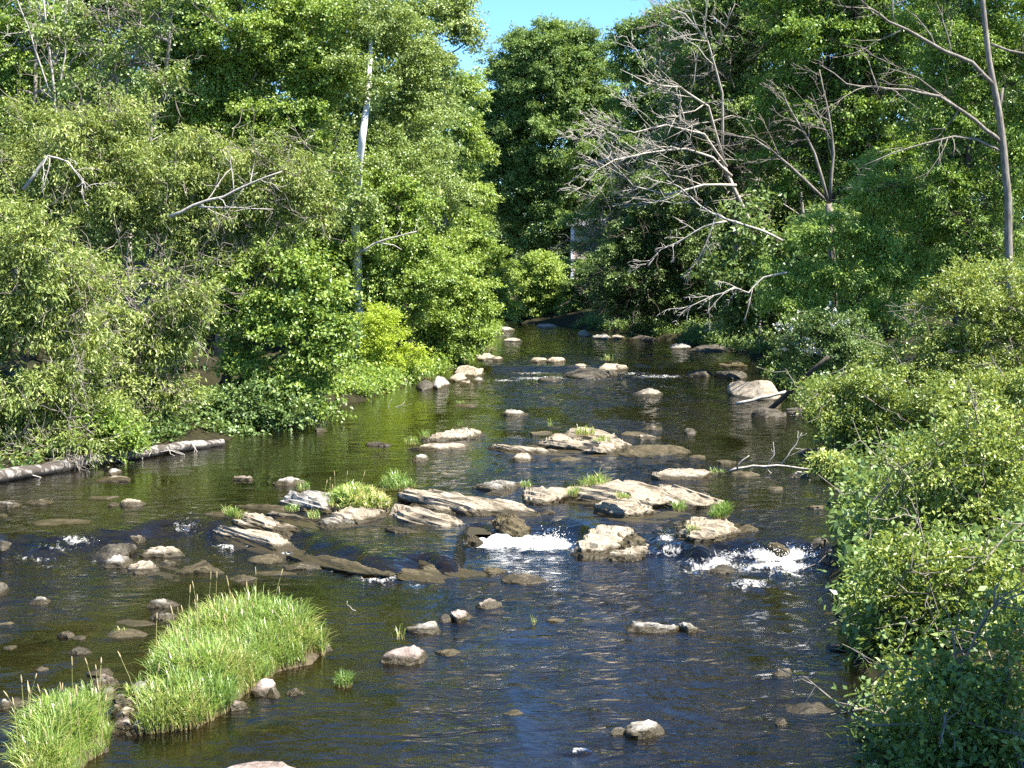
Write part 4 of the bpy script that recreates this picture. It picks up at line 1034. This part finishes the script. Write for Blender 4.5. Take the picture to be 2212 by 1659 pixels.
bare("slanting_tree", "tall slanting grey trunk with bare limbs reaching over the water", "dead tree", 56,
     [([(2182, 600), (2176, 430), (2168, 320), (2155, 230), (2138, 140), (2128, 60), (2122, -40)], 0.17, 0.09, 0, 0, dict(wob=.5)),
      ([(2148, 185), (2100, 135), (2040, 110), (1960, 65), (1920, 45), (1870, 10), (1840, -20)], 0.085, 0.03, 2, 8, dict(bias=(-.1, 0, .05), dz=-2)),
      ([(2160, 305), (2130, 280), (2080, 240), (2030, 210), (1960, 195), (1890, 190), (1830, 180), (1770, 140)], 0.085, 0.02, 2, 9, dict(bias=(-.15, 0, .0), dz=-2)),
      ([(2160, 325), (2110, 300), (2060, 295), (2000, 310), (1930, 330), (1860, 360)], 0.06, 0.015, 2, 6, dict(bias=(-.1, 0, 0.0), dz=-1)),
      ([(2157, 245), (2166, 190)], 0.07, 0.05, 0, 0, {}),
      ([(2140, 95), (2180, 108), (2240, 120)], 0.06, 0.04, 1, 3, {})], BARK, 3)
bare("bare_tree", "bare dead tree whose fine grey branches fan towards the sky gap", "dead tree", 80,
     [([(1640, 640), (1620, 480), (1560, 350)], 0.16, 0.10, 0, 0, {}),
      ([(1580, 380), (1540, 340), (1480, 320), (1400, 330), (1330, 345), (1270, 380)], 0.09, 0.02, 3, 11, dict(bias=(-.2, 0, .05), dz=-4)),
      ([(1570, 360), (1520, 290), (1440, 270), (1370, 285), (1310, 270)], 0.08, 0.02, 3, 11, dict(bias=(-.2, 0, .1), dz=-3)),
      ([(1565, 350), (1530, 230), (1470, 190), (1400, 180), (1340, 150)], 0.08, 0.02, 3, 9, dict(bias=(-.1, 0, .1), dz=-3)),
      ([(1560, 350), (1560, 200), (1530, 90), (1480, 30), (1430, 10)], 0.08, 0.02, 3, 9, dict(bias=(-.1, 0, .1), dz=-2)),
      ([(1590, 400), (1520, 400), (1440, 420), (1370, 400), (1300, 330)], 0.08, 0.02, 3, 8, dict(bias=(-.2, 0, .0), dz=-4))], DEADW, 5)
bare("bare_tree", "spreading leafless tree with long drooping grey limbs in the right-hand woods", "dead tree", 83,
     [([(1740, 640), (1735, 480), (1720, 330)], 0.15, 0.08, 0, 0, {}),
      ([(1728, 400), (1660, 350), (1570, 345), (1480, 360), (1400, 345)], 0.034, 0.012, 2, 7, dict(bias=(-.2, 0, .0), dz=-5)),
      ([(1725, 360), (1670, 270), (1580, 250), (1500, 270), (1440, 300)], 0.034, 0.012, 2, 7, dict(bias=(-.2, 0, -.05), dz=-5)),
      ([(1735, 470), (1690, 440), (1620, 420), (1540, 440)], 0.05, 0.02, 3, 8, dict(bias=(-.2, 0, .0), dz=-3))], TWIG, 55)
bare("bare_tree", "forked dead trunk in the right-hand woods", "dead tree", 64,
     [([(1800, 640), (1795, 520), (1790, 440)], 0.20, 0.15, 0, 0, {}),
      ([(1790, 440), (1760, 330), (1720, 260), (1690, 200)], 0.08, 0.025, 3, 7, dict(bias=(-.2, 0, .1))),
      ([(1792, 440), (1800, 330), (1790, 240), (1770, 150)], 0.08, 0.025, 3, 7, dict(bias=(-.1, 0, .1))),
      ([(1780, 430), (1710, 360), (1630, 300), (1560, 290)], 0.08, 0.02, 2, 8, dict(bias=(-.2, 0, 0.0)))], BARK, 9)
bare("dead_limb", "grey dead limb forking down over the shaded water", "dead branch", 66,
     [([(1690, 520), (1640, 495), (1570, 475), (1510, 445), (1470, 405), (1440, 390)], 0.065, 0.025, 2, 8, dict(bias=(-.2, 0, .05), dz=-2)),
      ([(1570, 478), (1520, 490), (1480, 515), (1430, 540), (1390, 575)], 0.05, 0.012, 2, 9, dict(bias=(-.2, 0, -.15))),
      ([(1545, 470), (1535, 500), (1510, 560), (1470, 600)], 0.04, 0.012, 2, 7, dict(bias=(-.1, 0, -.25)))], DEADW, 12, base_ground=False, group=None)
bare("dead_limb", "white dead branch with drooping twigs just above the shaded water", "dead branch", 60,
     [([(1700, 588), (1650, 600), (1615, 632), (1585, 622), (1540, 640), (1500, 655), (1460, 672)], 0.042, 0.012, 2, 12, dict(bias=(-.12, 0, -.28), dz=-1, lr=.3))], DEADW, 15, base_ground=False, group=None)
bare("dead_limb", "pale dead limb arching at the far shaded bend", "dead branch", 108,
     [([(1420, 345), (1370, 340), (1310, 345), (1270, 360), (1240, 390)], 0.08, 0.02, 2, 8, dict(bias=(-.1, 0, 0)))], DEADW, 17, base_ground=False, group=None)
bare("dead_tree", "forked white dead trunk among the upper willows", "dead tree", 53,
     [([(275, 480), (268, 320), (262, 240), (250, 165)], 0.12, 0.08, 0, 0, {}),
      ([(262, 240), (245, 160), (236, 80), (228, -30)], 0.065, 0.03, 3, 8, {}),
      ([(266, 250), (280, 160), (300, 90), (310, -30)], 0.06, 0.03, 3, 8, {})], DEADW, 21)
bare("dead_tree", "slender white dead trunks at the corner of the willows", "dead tree", 54,
     [([(135, 480), (128, 330), (118, 200), (105, 90), (92, -30)], 0.07, 0.03, 3, 9, {}),
      ([(125, 260), (90, 150), (60, 60), (30, -20)], 0.04, 0.02, 3, 8, {}),
      ([(122, 230), (140, 120), (145, 0)], 0.04, 0.02, 3, 7, {})], DEADW, 23)
bare("dead_limb", "pale dead limb lying across the willow crowns", "dead branch", 45.5,
     [([(365, 468), (420, 445), (480, 425), (540, 395), (610, 370)], 0.055, 0.02, 2, 7, {}),
      ([(430, 447), (500, 448), (590, 452)], 0.03, 0.012, 1, 5, {})], DEADW, 25, base_ground=False, group=None)
bare("dead_limb", "broken grey limb with hanging twigs in the nearest willow", "dead branch", 37,
     [([(50, 410), (90, 355), (105, 335), (150, 350), (190, 410)], 0.045, 0.015, 2, 7, dict(bias=(0, 0, -.2)))], DEADW, 27, base_ground=False, group=None)
bare("dead_limb", "pale limb sticking out of the bushes under the birch", "dead branch", 56.5,
     [([(780, 545), (810, 525), (860, 510), (900, 500)], 0.05, 0.02, 1, 4, {}), ([(815, 523), (850, 530), (868, 540)], 0.03, 0.015, 0, 0, {})], DEADW, 29, base_ground=False, group=None)
bare("dead_limb", "leaning dead trunk propped in front of the huge boulder", "dead trunk", 51.5,
     [([(1645, 902), (1690, 862), (1730, 825), (1790, 770)], 0.10, 0.07, 0, 0, dict(dz=-1.5)), ([(1690, 862), (1735, 835)], 0.03, 0.01, 1, 3, {})], BARKD, 31, base_ground=False, group=None)
bare("stick", "white driftwood stick behind the leaning dead trunk", "driftwood", 52.5,
     [([(1590, 872), (1625, 866), (1660, 856), (1698, 846)], 0.06, 0.05, 0, 0, {})], DEADW, 33, base_ground=False, group=None)
bare("dead_branch", "bare white branch with upright twigs lying in the water", "dead branch", 36.5,
     [([(1575, 1018), (1610, 1010), (1650, 1004), (1700, 1008), (1750, 1012), (1785, 1018)], 0.030, 0.02, 0, 0, {}),
      ([(1592, 1014), (1605, 995), (1618, 984)], 0.02, 0.012, 0, 0, {}),
      ([(1660, 1005), (1672, 985), (1670, 955)], 0.016, 0.008, 1, 3, {}),
      ([(1685, 1006), (1700, 985), (1720, 960), (1732, 935)], 0.018, 0.008, 1, 4, {}),
      ([(1745, 1012), (1765, 995), (1785, 980)], 0.016, 0.008, 1, 4, {}),
      ([(1650, 1006), (1665, 1022), (1680, 1030)], 0.014, 0.007, 1, 4, dict(bias=(0, 0, -.2)))], DEADW, 35, base_ground=False, group=None)
bare("dead_branch", "thin bent twigs drooping from the overhanging maple to the pool", "dead branch", 53,
     [([(790, 885), (830, 888), (860, 878), (874, 868)], 0.022, 0.008, 1, 3, {}), ([(795, 892), (840, 898), (866, 886)], 0.018, 0.008, 1, 3, {})], TWIG, 37, base_ground=False, group=None)
bare("stick", "short birch stick standing up from the black rocks", "stick", 19.6,
     [([(1634, 1536), (1655, 1518), (1675, 1503), (1694, 1491)], 0.035, 0.03, 0, 0, {})], BIRCH, 39, base_ground=False, group=None)
bare("stick", "small pale driftwood piece in the green pool", "driftwood", 60.0,
     [([(938, 862), (950, 857), (966, 853)], 0.04, 0.03, 0, 0, {})], DEADW, 41, base_ground=False, group=None)
bare("stick", "thin bent reed twig beside the dark shallows", "stick", 23.0,
     [([(790, 1340), (770, 1320), (752, 1310), (750, 1298)], 0.008, 0.004, 0, 0, {}), ([(800, 1335), (775, 1336), (760, 1340)], 0.012, 0.006, 1, 4, {})], TWIG, 43, base_ground=False, group=None)

def fallen_log():
    rng = np.random.default_rng(4)
    a, b = onwater(-60, 1052), onwater(478, 962)
    n = 40
    P = a + (b - a) * np.linspace(0, 1, n)[:, None]
    P[:, 2] += 0.12
    P[:, 1] += 0.25 * np.sin(np.linspace(0, 3.0, n))
    root = empty("fallen_log", P[0], "long fallen log with peeling grey bark lying along the waterline", "log")
    mb = MB(); sides = 18
    rad = np.linspace(0.17, 0.12, n) * (1 + 0.10 * fbm(P * 1.3, 3, 3))
    P[:, 2] += 0.05 * fbm(P * 0.6, 12, 2); P[:, 1] += 0.12 * fbm(P * 0.5, 14, 2)
    dn = np.linspace(0, n - 1, n * 4)
    P4 = np.column_stack([np.interp(dn, np.arange(n), P[:, k]) for k in range(3)])
    mb.tube(P4, np.interp(dn, np.arange(n), rad), sides)
    V = mb.V[0]
    C4 = np.vstack([np.repeat(P4, sides, 0), P4[:1], P4[-1:]])
    nr = unit(V - C4)
    plate = sstep(-0.1, 0.15, fbm(V * np.array([1.4, 2.6, 2.6]), 8, 4))
    V += nr * (plate * 0.028 + 0.018 * fbm(V * 6, 10, 3))[:, None]
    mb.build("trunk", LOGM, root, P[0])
    tb = MB()
    for _ in range(16):
        i = int(rng.integers(3, n - 3))
        s = P[i] + np.array([0, -0.12, -0.02])
        e = s + np.array([rng.normal(0, .3), -rng.uniform(.15, .5), -rng.uniform(.05, .2)])
        tb.tube(limb(rng, s, e, 5, 0.2), np.linspace(0.022, 0.008, 5), 4)
    tb.build("root_stubs", DEADW, root, P[0])
fallen_log()

# ------------------------------------------------------------------ grasses
def blades(rng, roots, hmin, hmax, width, bend, tint_mu=0.45, tint_sd=0.2, up=0.0):
    n = len(roots)
    h = rng.uniform(hmin, hmax, n)
    az = rng.uniform(0, 2 * math.pi, n)
    dv = np.stack([np.cos(az), np.sin(az), 0 * az], -1)
    bd = rng.uniform(0.15, 1.0, n) * bend
    sv = np.stack([-np.sin(az + rng.normal(0, .8, n)), np.cos(az), 0 * az], -1); sv = unit(sv)
    V, al = [], []
    for k, (s, wd) in enumerate([(0, 0.8), (0.35, 1.0), (0.68, 0.75), (0.9, 0.35)]):
        c = roots + dv * (bd * h * s ** 2.0)[:, None] + np.array([0, 0, 1]) * (h * (s - 0.42 * bd * s ** 3))[:, None]
        V += [c + sv * (width * wd * 0.5), c - sv * (width * wd * 0.5)]; al += [np.full(n, s)] * 2
    s = 1.0
    V.append(roots + dv * (bd * h * 1.12)[:, None] + np.array([0, 0, 1]) * (h * (1.0 - 0.52 * bd))[:, None]); al.append(np.full(n, 1.0))
    V = np.stack(V, 1).reshape(-1, 3); al = np.stack(al, 1).ravel()
    b = np.arange(n)[:, None] * 9
    F4 = np.vstack([b + np.array([0, 2, 3, 1]), b + np.array([2, 4, 5, 3]), b + np.array([4, 6, 7, 5])])
    F3 = b + np.array([6, 8, 7])
    t = np.clip(tint_mu + rng.normal(0, tint_sd, n), 0, 1)
    t[rng.random(n) < 0.045] = 1.0
    return V, F4, F3, np.repeat(t, 9), al

def inpoly(x, y, poly):
    r = np.zeros(len(x), bool); j = len(poly) - 1
    for i in range(len(poly)):
        xi, yi = poly[i]; xj, yj = poly[j]
        r ^= ((yi > y) != (yj > y)) & (x < (xj - xi) * (y - yi) / (yj - yi + 1e-12) + xi)
        j = i
    return r

def grass_patch(name, label, cat, group, pxpoly, n, hmin, hmax, width, bend, stalks=0, mound=0.12, seed=1, tmu=0.45, z0=0.0, tuft=0.5):
    rng = np.random.default_rng(seed)
    W = np.array([onwater(*p)[:2] for p in pxpoly])
    lo, hi = W.min(0), W.max(0)
    c = W.mean(0); zc = float(hwater(c[0], c[1]))
    base = np.array([c[0], c[1], zc])
    root = empty(name, base, label, cat, group)
    pts = []
    while sum(len(p) for p in pts) < n:
        q = rng.uniform(lo, hi, (n * 2, 2))
        dens = fbm(np.hstack([q * 3.0, np.zeros((len(q), 1))]), seed, 2)
        q = q[inpoly(q[:, 0], q[:, 1], W) & (dens > -tuft - 0.1)]
        pts.append(q)
    q = np.vstack(pts)[:n]
    # distance to the outline for the mound and the shorter, outward leaning rim
    e = np.full(n, 9.0)
    for i in range(len(W)):
        a, b = W[i], W[(i + 1) % len(W)]
        t = np.clip(((q - a) @ (b - a)) / ((b - a) @ (b - a) + 1e-9), 0, 1)
        e = np.minimum(e, np.linalg.norm(q - (a + t[:, None] * (b - a)), axis=1))
    zz = zc + z0 + mound * sstep(0, 0.35, e)
    P = np.column_stack([q, zz])
    hs = 0.62 + 0.38 * sstep(0.0, 0.4, e) + 0.34 * fbm(np.hstack([q * 2.6, np.zeros((n, 1))]), seed + 5, 2)
    V, F4, F3, t, al = blades(rng, P, hmin, hmax, width, bend, tmu)
    B = np.repeat(P, 9, 0)
    V = B + (V - B) * np.repeat(hs, 9)[:, None]
    t = np.clip(t + 0.22 * np.repeat(fbm(np.hstack([q * 1.4, np.zeros((n, 1))]), seed + 9, 2), 9), 0, 1)
    link("grass_blades", make_mesh("grass_blades", V - base, F4, F3, True, {"tint": t, "along": al}), GRASS, root)
    if stalks:
        mb, hb = MB(), MB()
        idx = rng.choice(n, stalks, replace=False)
        for i in idx:
            h = hmax * rng.uniform(1.0, 1.45); lean = rng.normal(0, 0.10, 2)
            p = np.array([P[i] + np.array([lean[0] * h * s * s, lean[1] * h * s * s, h * s]) for s in np.linspace(0, 1, 5)])
            mb.tube(p, np.linspace(0.006, 0.004, 5), 3, False)
            tp = p[-1]; dr = unit(p[-1] - p[-2]); hl = rng.uniform(0.07, 0.15)
            hb.tube(np.array([tp - dr * 0.02, tp + dr * hl * 0.25, tp + dr * hl * 0.6, tp + dr * hl]), [0.003, 0.010, 0.008, 0.002], 5)
        mb.build("seed_stalks", STALK, root, base)["kind"] = "stuff"; hb.build("seed_heads", SEED, root, base)["kind"] = "stuff"
    if mound > 0.05:
        ang = np.linspace(0, 2 * math.pi, 40, endpoint=False)
        cen = W.mean(0)
        # soil: rings of the outline shrunk towards its centre
        m = 48; cum = np.concatenate([[0], np.cumsum(np.linalg.norm(np.diff(np.vstack([W, W[:1]]), axis=0), axis=1))])
        tt = np.linspace(0, cum[-1], m, endpoint=False); WW = np.vstack([W, W[:1]])
        ring = np.column_stack([np.interp(tt, cum, WW[:, 0]), np.interp(tt, cum, WW[:, 1])])
        rings = []
        for s, z in [(0.97, -0.45), (0.95, -0.03), (0.90, mound * 0.3), (0.80, mound * 0.8), (0.6, mound), (0.3, mound), (0.02, mound)]:
            rp = cen + (ring - cen) * s + rng.normal(0, 0.015, ring.shape)
            rings.append(np.column_stack([rp, np.full(m, zc + z + z0) + rng.normal(0, 0.012, m)]))
        V = np.vstack(rings); k = len(rings)
        i = np.arange(k - 1)[:, None] * m; jj = np.arange(m)[None, :]; j2 = (jj + 1) % m
        F = np.stack([i + jj, i + j2, i + m + j2, i + m + jj], -1).reshape(-1, 4)
        link("soil_mound", make_mesh("soil_mound", V - base, F, None, True), SOIL, root)
    return root
STALK = plain("stalk", (0.18, 0.2, 0.06), (0.32, 0.28, 0.12), 5, 0.8, 0.0)
SEED = plain("seed_head", (0.24, 0.19, 0.09), (0.42, 0.34, 0.19), 20, 0.9, 0.2)

GC = "grass clumps in the river"
grass_patch("grass_clump", "largest bright green grass clump with tall seed stalks", "grass clump", GC,
    [(298, 1590), (312, 1535), (325, 1480), (330, 1425), (400, 1385), (500, 1352), (600, 1350), (650, 1372), (706, 1408), (690, 1432), (640, 1442), (600, 1452), (575, 1475), (525, 1505), (500, 1535), (430, 1575)],
    17000, 0.20, 0.66, 0.015, 0.8, stalks=26, mound=0.08, seed=3, tmu=0.52)
grass_patch("grass_clump", "smaller bright grass clump at the corner with seed heads", "grass clump", GC,
    [(28, 1670), (40, 1600), (90, 1560), (160, 1545), (215, 1555), (240, 1580), (235, 1620), (190, 1650), (160, 1690), (60, 1720)],
    8000, 0.18, 0.56, 0.014, 0.75, stalks=18, mound=0.08, seed=4, tmu=0.55)
grass_patch("shrubby_clump", "leafy yellow-green clump of weeds on the grey island rock", "weed clump", GC,
    [(690, 1098), (720, 1075), (790, 1072), (840, 1088), (845, 1108), (790, 1112), (730, 1112)], 2200, 0.10, 0.36, 0.034, 1.1, stalks=6, mound=0.06, seed=5, tmu=0.68, z0=0.10)
TF = "small grass tufts in the river"
for i, (lb, px, py, wd, n, h, tm, z0) in enumerate([
  ("upright green tuft alone beside the big grass clump", 742, 1488, 44, 420, 0.62, .38, 0.0),
  ("yellow-green tuft behind the leafy weed clump", 860, 1066, 80, 800, 0.55, .6, .05),
  ("short bright green tuft growing on the islet rock", 1552, 1146, 50, 700, 0.52, .5, .22),
  ("thin tuft at the upstream end of the islet rock", 1468, 1128, 34, 160, 0.5, .5, .2),
  ("thin tuft at the waterline below the islet rock", 1498, 1166, 26, 120, 0.45, .55, .02),
  ("tuft beside the domed tan rock on the upper shelf", 1238, 1084, 32, 200, 0.65, .5, .1),
  ("wide tuft in the cracks of the ridged outcrop", 1285, 1076, 70, 450, 0.5, .6, .2),
  ("small tuft at the tip of the domed tan rock", 1136, 1066, 24, 120, 0.45, .55, .1),
  ("yellow tuft on the front shoulder of the ridged outcrop", 1345, 1104, 36, 150, 0.3, .7, .25),
  ("tuft on the head of the long diagonal ledge", 505, 1150, 44, 260, 0.45, .55, .2),
  ("tuft on the thin broken ledge", 630, 1116, 36, 200, 0.45, .5, .08),
  ("wispy tuft at the end of the thin broken ledge", 680, 1128, 30, 110, 0.45, .45, .05),
  ("tuft at the tip of the smooth flat pale slab", 1550, 1030, 34, 130, 0.5, .55, .05),
  ("tuft beside the low pale rock near the domed pale rock", 890, 966, 36, 160, 0.5, .6, .05),
  ("upright tuft between the domed pale rock and low rock", 918, 956, 22, 100, 0.75, .5, .1),
  ("single sprig on top of the domed pale rock", 994, 944, 10, 24, 0.7, .45, .3),
  ("yellowish tuft in the middle of the mid river ledge", 1265, 962, 50, 220, 0.5, .65, .25),
  ("sprig behind the mid river ledge", 1190, 930, 16, 50, 0.7, .5, .1),
  ("sprig on the pale riffle rock", 1310, 792, 30, 60, 0.7, .5, .25),
  ("low yellow plant on the trailing end of the mid ledge", 1300, 975, 40, 120, 0.35, .7, .2),
  ("stalk tuft in the stone pile between the grass clumps", 306, 1496, 24, 90, 0.75, .45, .05),
  ("short weeds among the stones between the grass clumps", 290, 1515, 44, 160, 0.3, .45, .05),
  ("dry stalks on the humped tan rock", 862, 1418, 30, 18, 0.35, .95, .22),
  ("thin tuft left of the grey island rock", 655, 1072, 30, 120, 0.6, .45, .1),
  ("grass on the stony point under the yellow bush", 905, 826, 70, 500, 0.7, .5, .1),
  ("tall grass at the foot of the far yellow bush", 1165, 697, 40, 250, 1.0, .45, .05),
  ("dry weeds at the tip of the leafy shrub shore", 1055, 764, 40, 200, 0.7, .85, .1),
  ("bright grass under the leafy shrub shore", 1015, 765, 50, 400, 0.8, .6, .1),
  ("tiny plant on the flat stone in the green pool", 1000, 876, 34, 60, 0.3, .6, .02),
  ("lone reed tuft in the blue water near the mossy stone", 1152, 1352, 10, 22, 0.3, .7, 0.0),
  ("short grass on the mossy rock in the shallows", 262, 1376, 30, 50, 0.2, .65, .02)]):
    d = onwater(px, py)[1]
    hh = wd / 2 * min(0.5, CAMH / d * 1.2)
    hh = max(hh, 2.0)
    poly = [(px + wd / 2 * math.cos(a), py - hh + hh * math.sin(a)) for a in np.linspace(0, 2 * math.pi, 9)[:-1]]
    grass_patch("grass_tuft", lb, "grass tuft", TF, poly, int(n * .75), h * 0.25, h * 0.85, 0.012 + 0.00022 * d, 0.75, mound=0.0, seed=50 + i, tmu=tm, z0=z0, tuft=2)

# grassy edge of the shaded bank and the low cover under the trees
def undergrowth(name, label, path, n, seed, mat, L=0.16, W=0.09, off=(0.1, 3.5), hgt=(0.05, 0.9), tb=0.4):
    rng = np.random.default_rng(seed)
    y = rng.uniform(path[0], path[1], n * 2)
    side = path[2]
    o = rng.uniform(off[0] ** 0.5, off[1] ** 0.5, len(y)) ** 2
    x = np.interp(y, LB[:, 1], LB[:, 0]) - o if side < 0 else np.interp(y, RB[:, 1], RB[:, 0]) + o
    if side == 0:
        x = rng.uniform(path[3], path[4], len(y)); y = YEND + 1.5 + o
    gap = fbm(np.column_stack([x * 0.8, y * 0.8, 0 * x]), seed, 2) > -0.15
    x, y = x[gap][:n], y[gap][:n]; n = len(x)
    z = terrain(x, y) + rng.uniform(hgt[0], hgt[1], n) * (0.5 + 0.5 * vnoise(np.column_stack([x * 1.2, y * 1.2, 0 * x]), seed + 3))
    P = np.column_stack([x, y, z])
    m = 18
    Q = (P[:, None] + rng.normal(0, 0.16, (n, m, 3))).reshape(-1, 3); N = len(Q)
    u = unit(rng.normal(0, 0.7, (N, 3)) + np.array([0, 0, 0.1])); nv = rng.normal(0, .5, (N, 3)) + np.array([0, 0, .9])
    wv = unit(np.cross(nv, u))
    ll = L * rng.uniform(.6, 1.2, N)[:, None]; ww = W * rng.uniform(.7, 1.2, N)[:, None]
    V = np.stack([Q, Q + u * ll * .45 + wv * ww * .5, Q + u * ll, Q + u * ll * .45 - wv * ww * .5], 1).reshape(-1, 3)
    t = np.repeat(np.clip(tb + np.repeat(rng.normal(0, .15, n), m) + rng.normal(0, .12, N), 0, 1), 4)
    o = link(name, make_mesh(name, V, np.arange(N * 4).reshape(-1, 4), None, False, {"tint": t}), mat)
    tag(o, label, "undergrowth", None, "stuff")
undergrowth("undergrowth", "low leafy cover along the foot of the sunny bank", (53, 112, -1), 2600, 71, LM['maple'])
undergrowth("undergrowth", "dark low weeds behind the fallen log", (34, 53, -1), 1500, 74, LM['dark'], L=.13, W=.09, off=(0.05, 3.0), hgt=(0.02, 0.6), tb=.35)
undergrowth("undergrowth", "dark weeds at the foot of the near alders", (9, 18, 1), 500, 75, LM['dark'], L=.10, W=.065, off=(0.02, 3.0), hgt=(0.02, 0.4), tb=.25)
undergrowth("undergrowth", "dark low cover along the foot of the shaded bank", (19, 112, 1), 4200, 72, LM['dark'], tb=.5)
undergrowth("undergrowth", "low cover along the head of the far reach", (0, 1, 0, -8, 16), 3200, 73, LM['far'], L=.22, W=.12)

# droplets thrown up by the rapids
def flecks():
    rng = np.random.default_rng(6)
    k2 = NT("foam_fleck")
    m_ = k2.done(k2.n("BsdfDiffuse", {"Color": (0.78, 0.78, 0.76, 1)}).outputs[0])
    # splashes
    Vs, Fs, k = [], [], 0
    for (px, py, sx, sy, n, hh) in [(1690, 1203, 75, 12, 320, .13), (1190, 1172, 28, 7, 320, .20)]:
        a = np.column_stack([rng.normal(px, sx * .6, n), rng.normal(py, sy * .6, n)])
        for px_, py_ in a:
            p = onwater(px_, py_)
            r = rng.uniform(0.003, 0.007) * (0.6 + p[1] / 80.0)
            z = p[2] + 0.01 + abs(rng.normal(0, hh * 0.5))
            c = np.array([p[0], p[1], z])
            T = np.array([[1, 1, 1], [1, -1, -1], [-1, 1, -1], [-1, -1, 1]]) * r * rng.uniform(.5, 1.4, (4, 3))
            Vs.append(c + T); Fs.append(np.array([[0, 1, 2], [0, 3, 1], [0, 2, 3], [1, 3, 2]]) + k); k += 4
    o = link("white_water", make_mesh("white_water", np.vstack(Vs), None, np.vstack(Fs), False), m_)
    tag(o, "white water thrown up by the rapids", "white water", None, "stuff")
flecks()

# ------------------------------------------------------------------ the house glimpsed through the far trees
def house():
    d = 134
    c = at(1270, 488, d); zb = tz(c[0], d)
    base = np.array([c[0], d, zb])
    root = empty("house", base, "pale house just visible through the trees of the far bend", "house")
    def box(name, x0, x1, y0, y1, z0, z1, mat, parent=root):
        V = np.array([[x, y, z] for z in (z0, z1) for y in (y0, y1) for x in (x0, x1)])
        F = [[0, 2, 3, 1], [4, 5, 7, 6], [0, 1, 5, 4], [2, 6, 7, 3], [0, 4, 6, 2], [1, 3, 7, 5]]
        return link(name, make_mesh(name, V, F, None, False), mat, parent)
    top = c[2] - zb
    wm = plain("house_wall", (0.42, 0.32, 0.26), (0.52, 0.42, 0.34), 3, 0.9, 0.05)
    tm = plain("house_trim", (0.7, 0.7, 0.7), (0.8, 0.8, 0.8), 3, 0.7, 0.0)
    rm = plain("house_roof", (0.10, 0.10, 0.11), (0.16, 0.16, 0.17), 3, 0.9, 0.1)
    gm = plain("window_glass", (0.02, 0.025, 0.03), (0.05, 0.06, 0.07), 2, 0.15, 0.0, spec=0.6)
    box("wall", -1.4, 4.6, 0, 6, -0.3, top, wm)
    box("corner_post", -1.52, -1.25, -0.12, 0.12, -0.3, top, tm)
    for x in (0.2, 2.2):
        f = box("window", x, x + 1.0, -0.06, 0.02, top - 1.7, top - 0.5, tm)
        box("pane", x + .08, x + .92, -0.065, -0.061, top - 1.62, top - 0.58, gm, f)
    V = np.array([[-1.9, -0.5, top], [4.1, -0.5, top], [4.1, 6.5, top], [-1.9, 6.5, top], [-1.9, 3, top + 0.8], [4.1, 3, top + 0.8]])
    link("roof", make_mesh("roof", V, [[0, 1, 5, 4], [2, 3, 4, 5], [3, 2, 1, 0]], [[0, 4, 3], [1, 2, 5]], False), rm, root)
house()
print("verts", sum(len(m.vertices) for m in bpy.data.meshes))
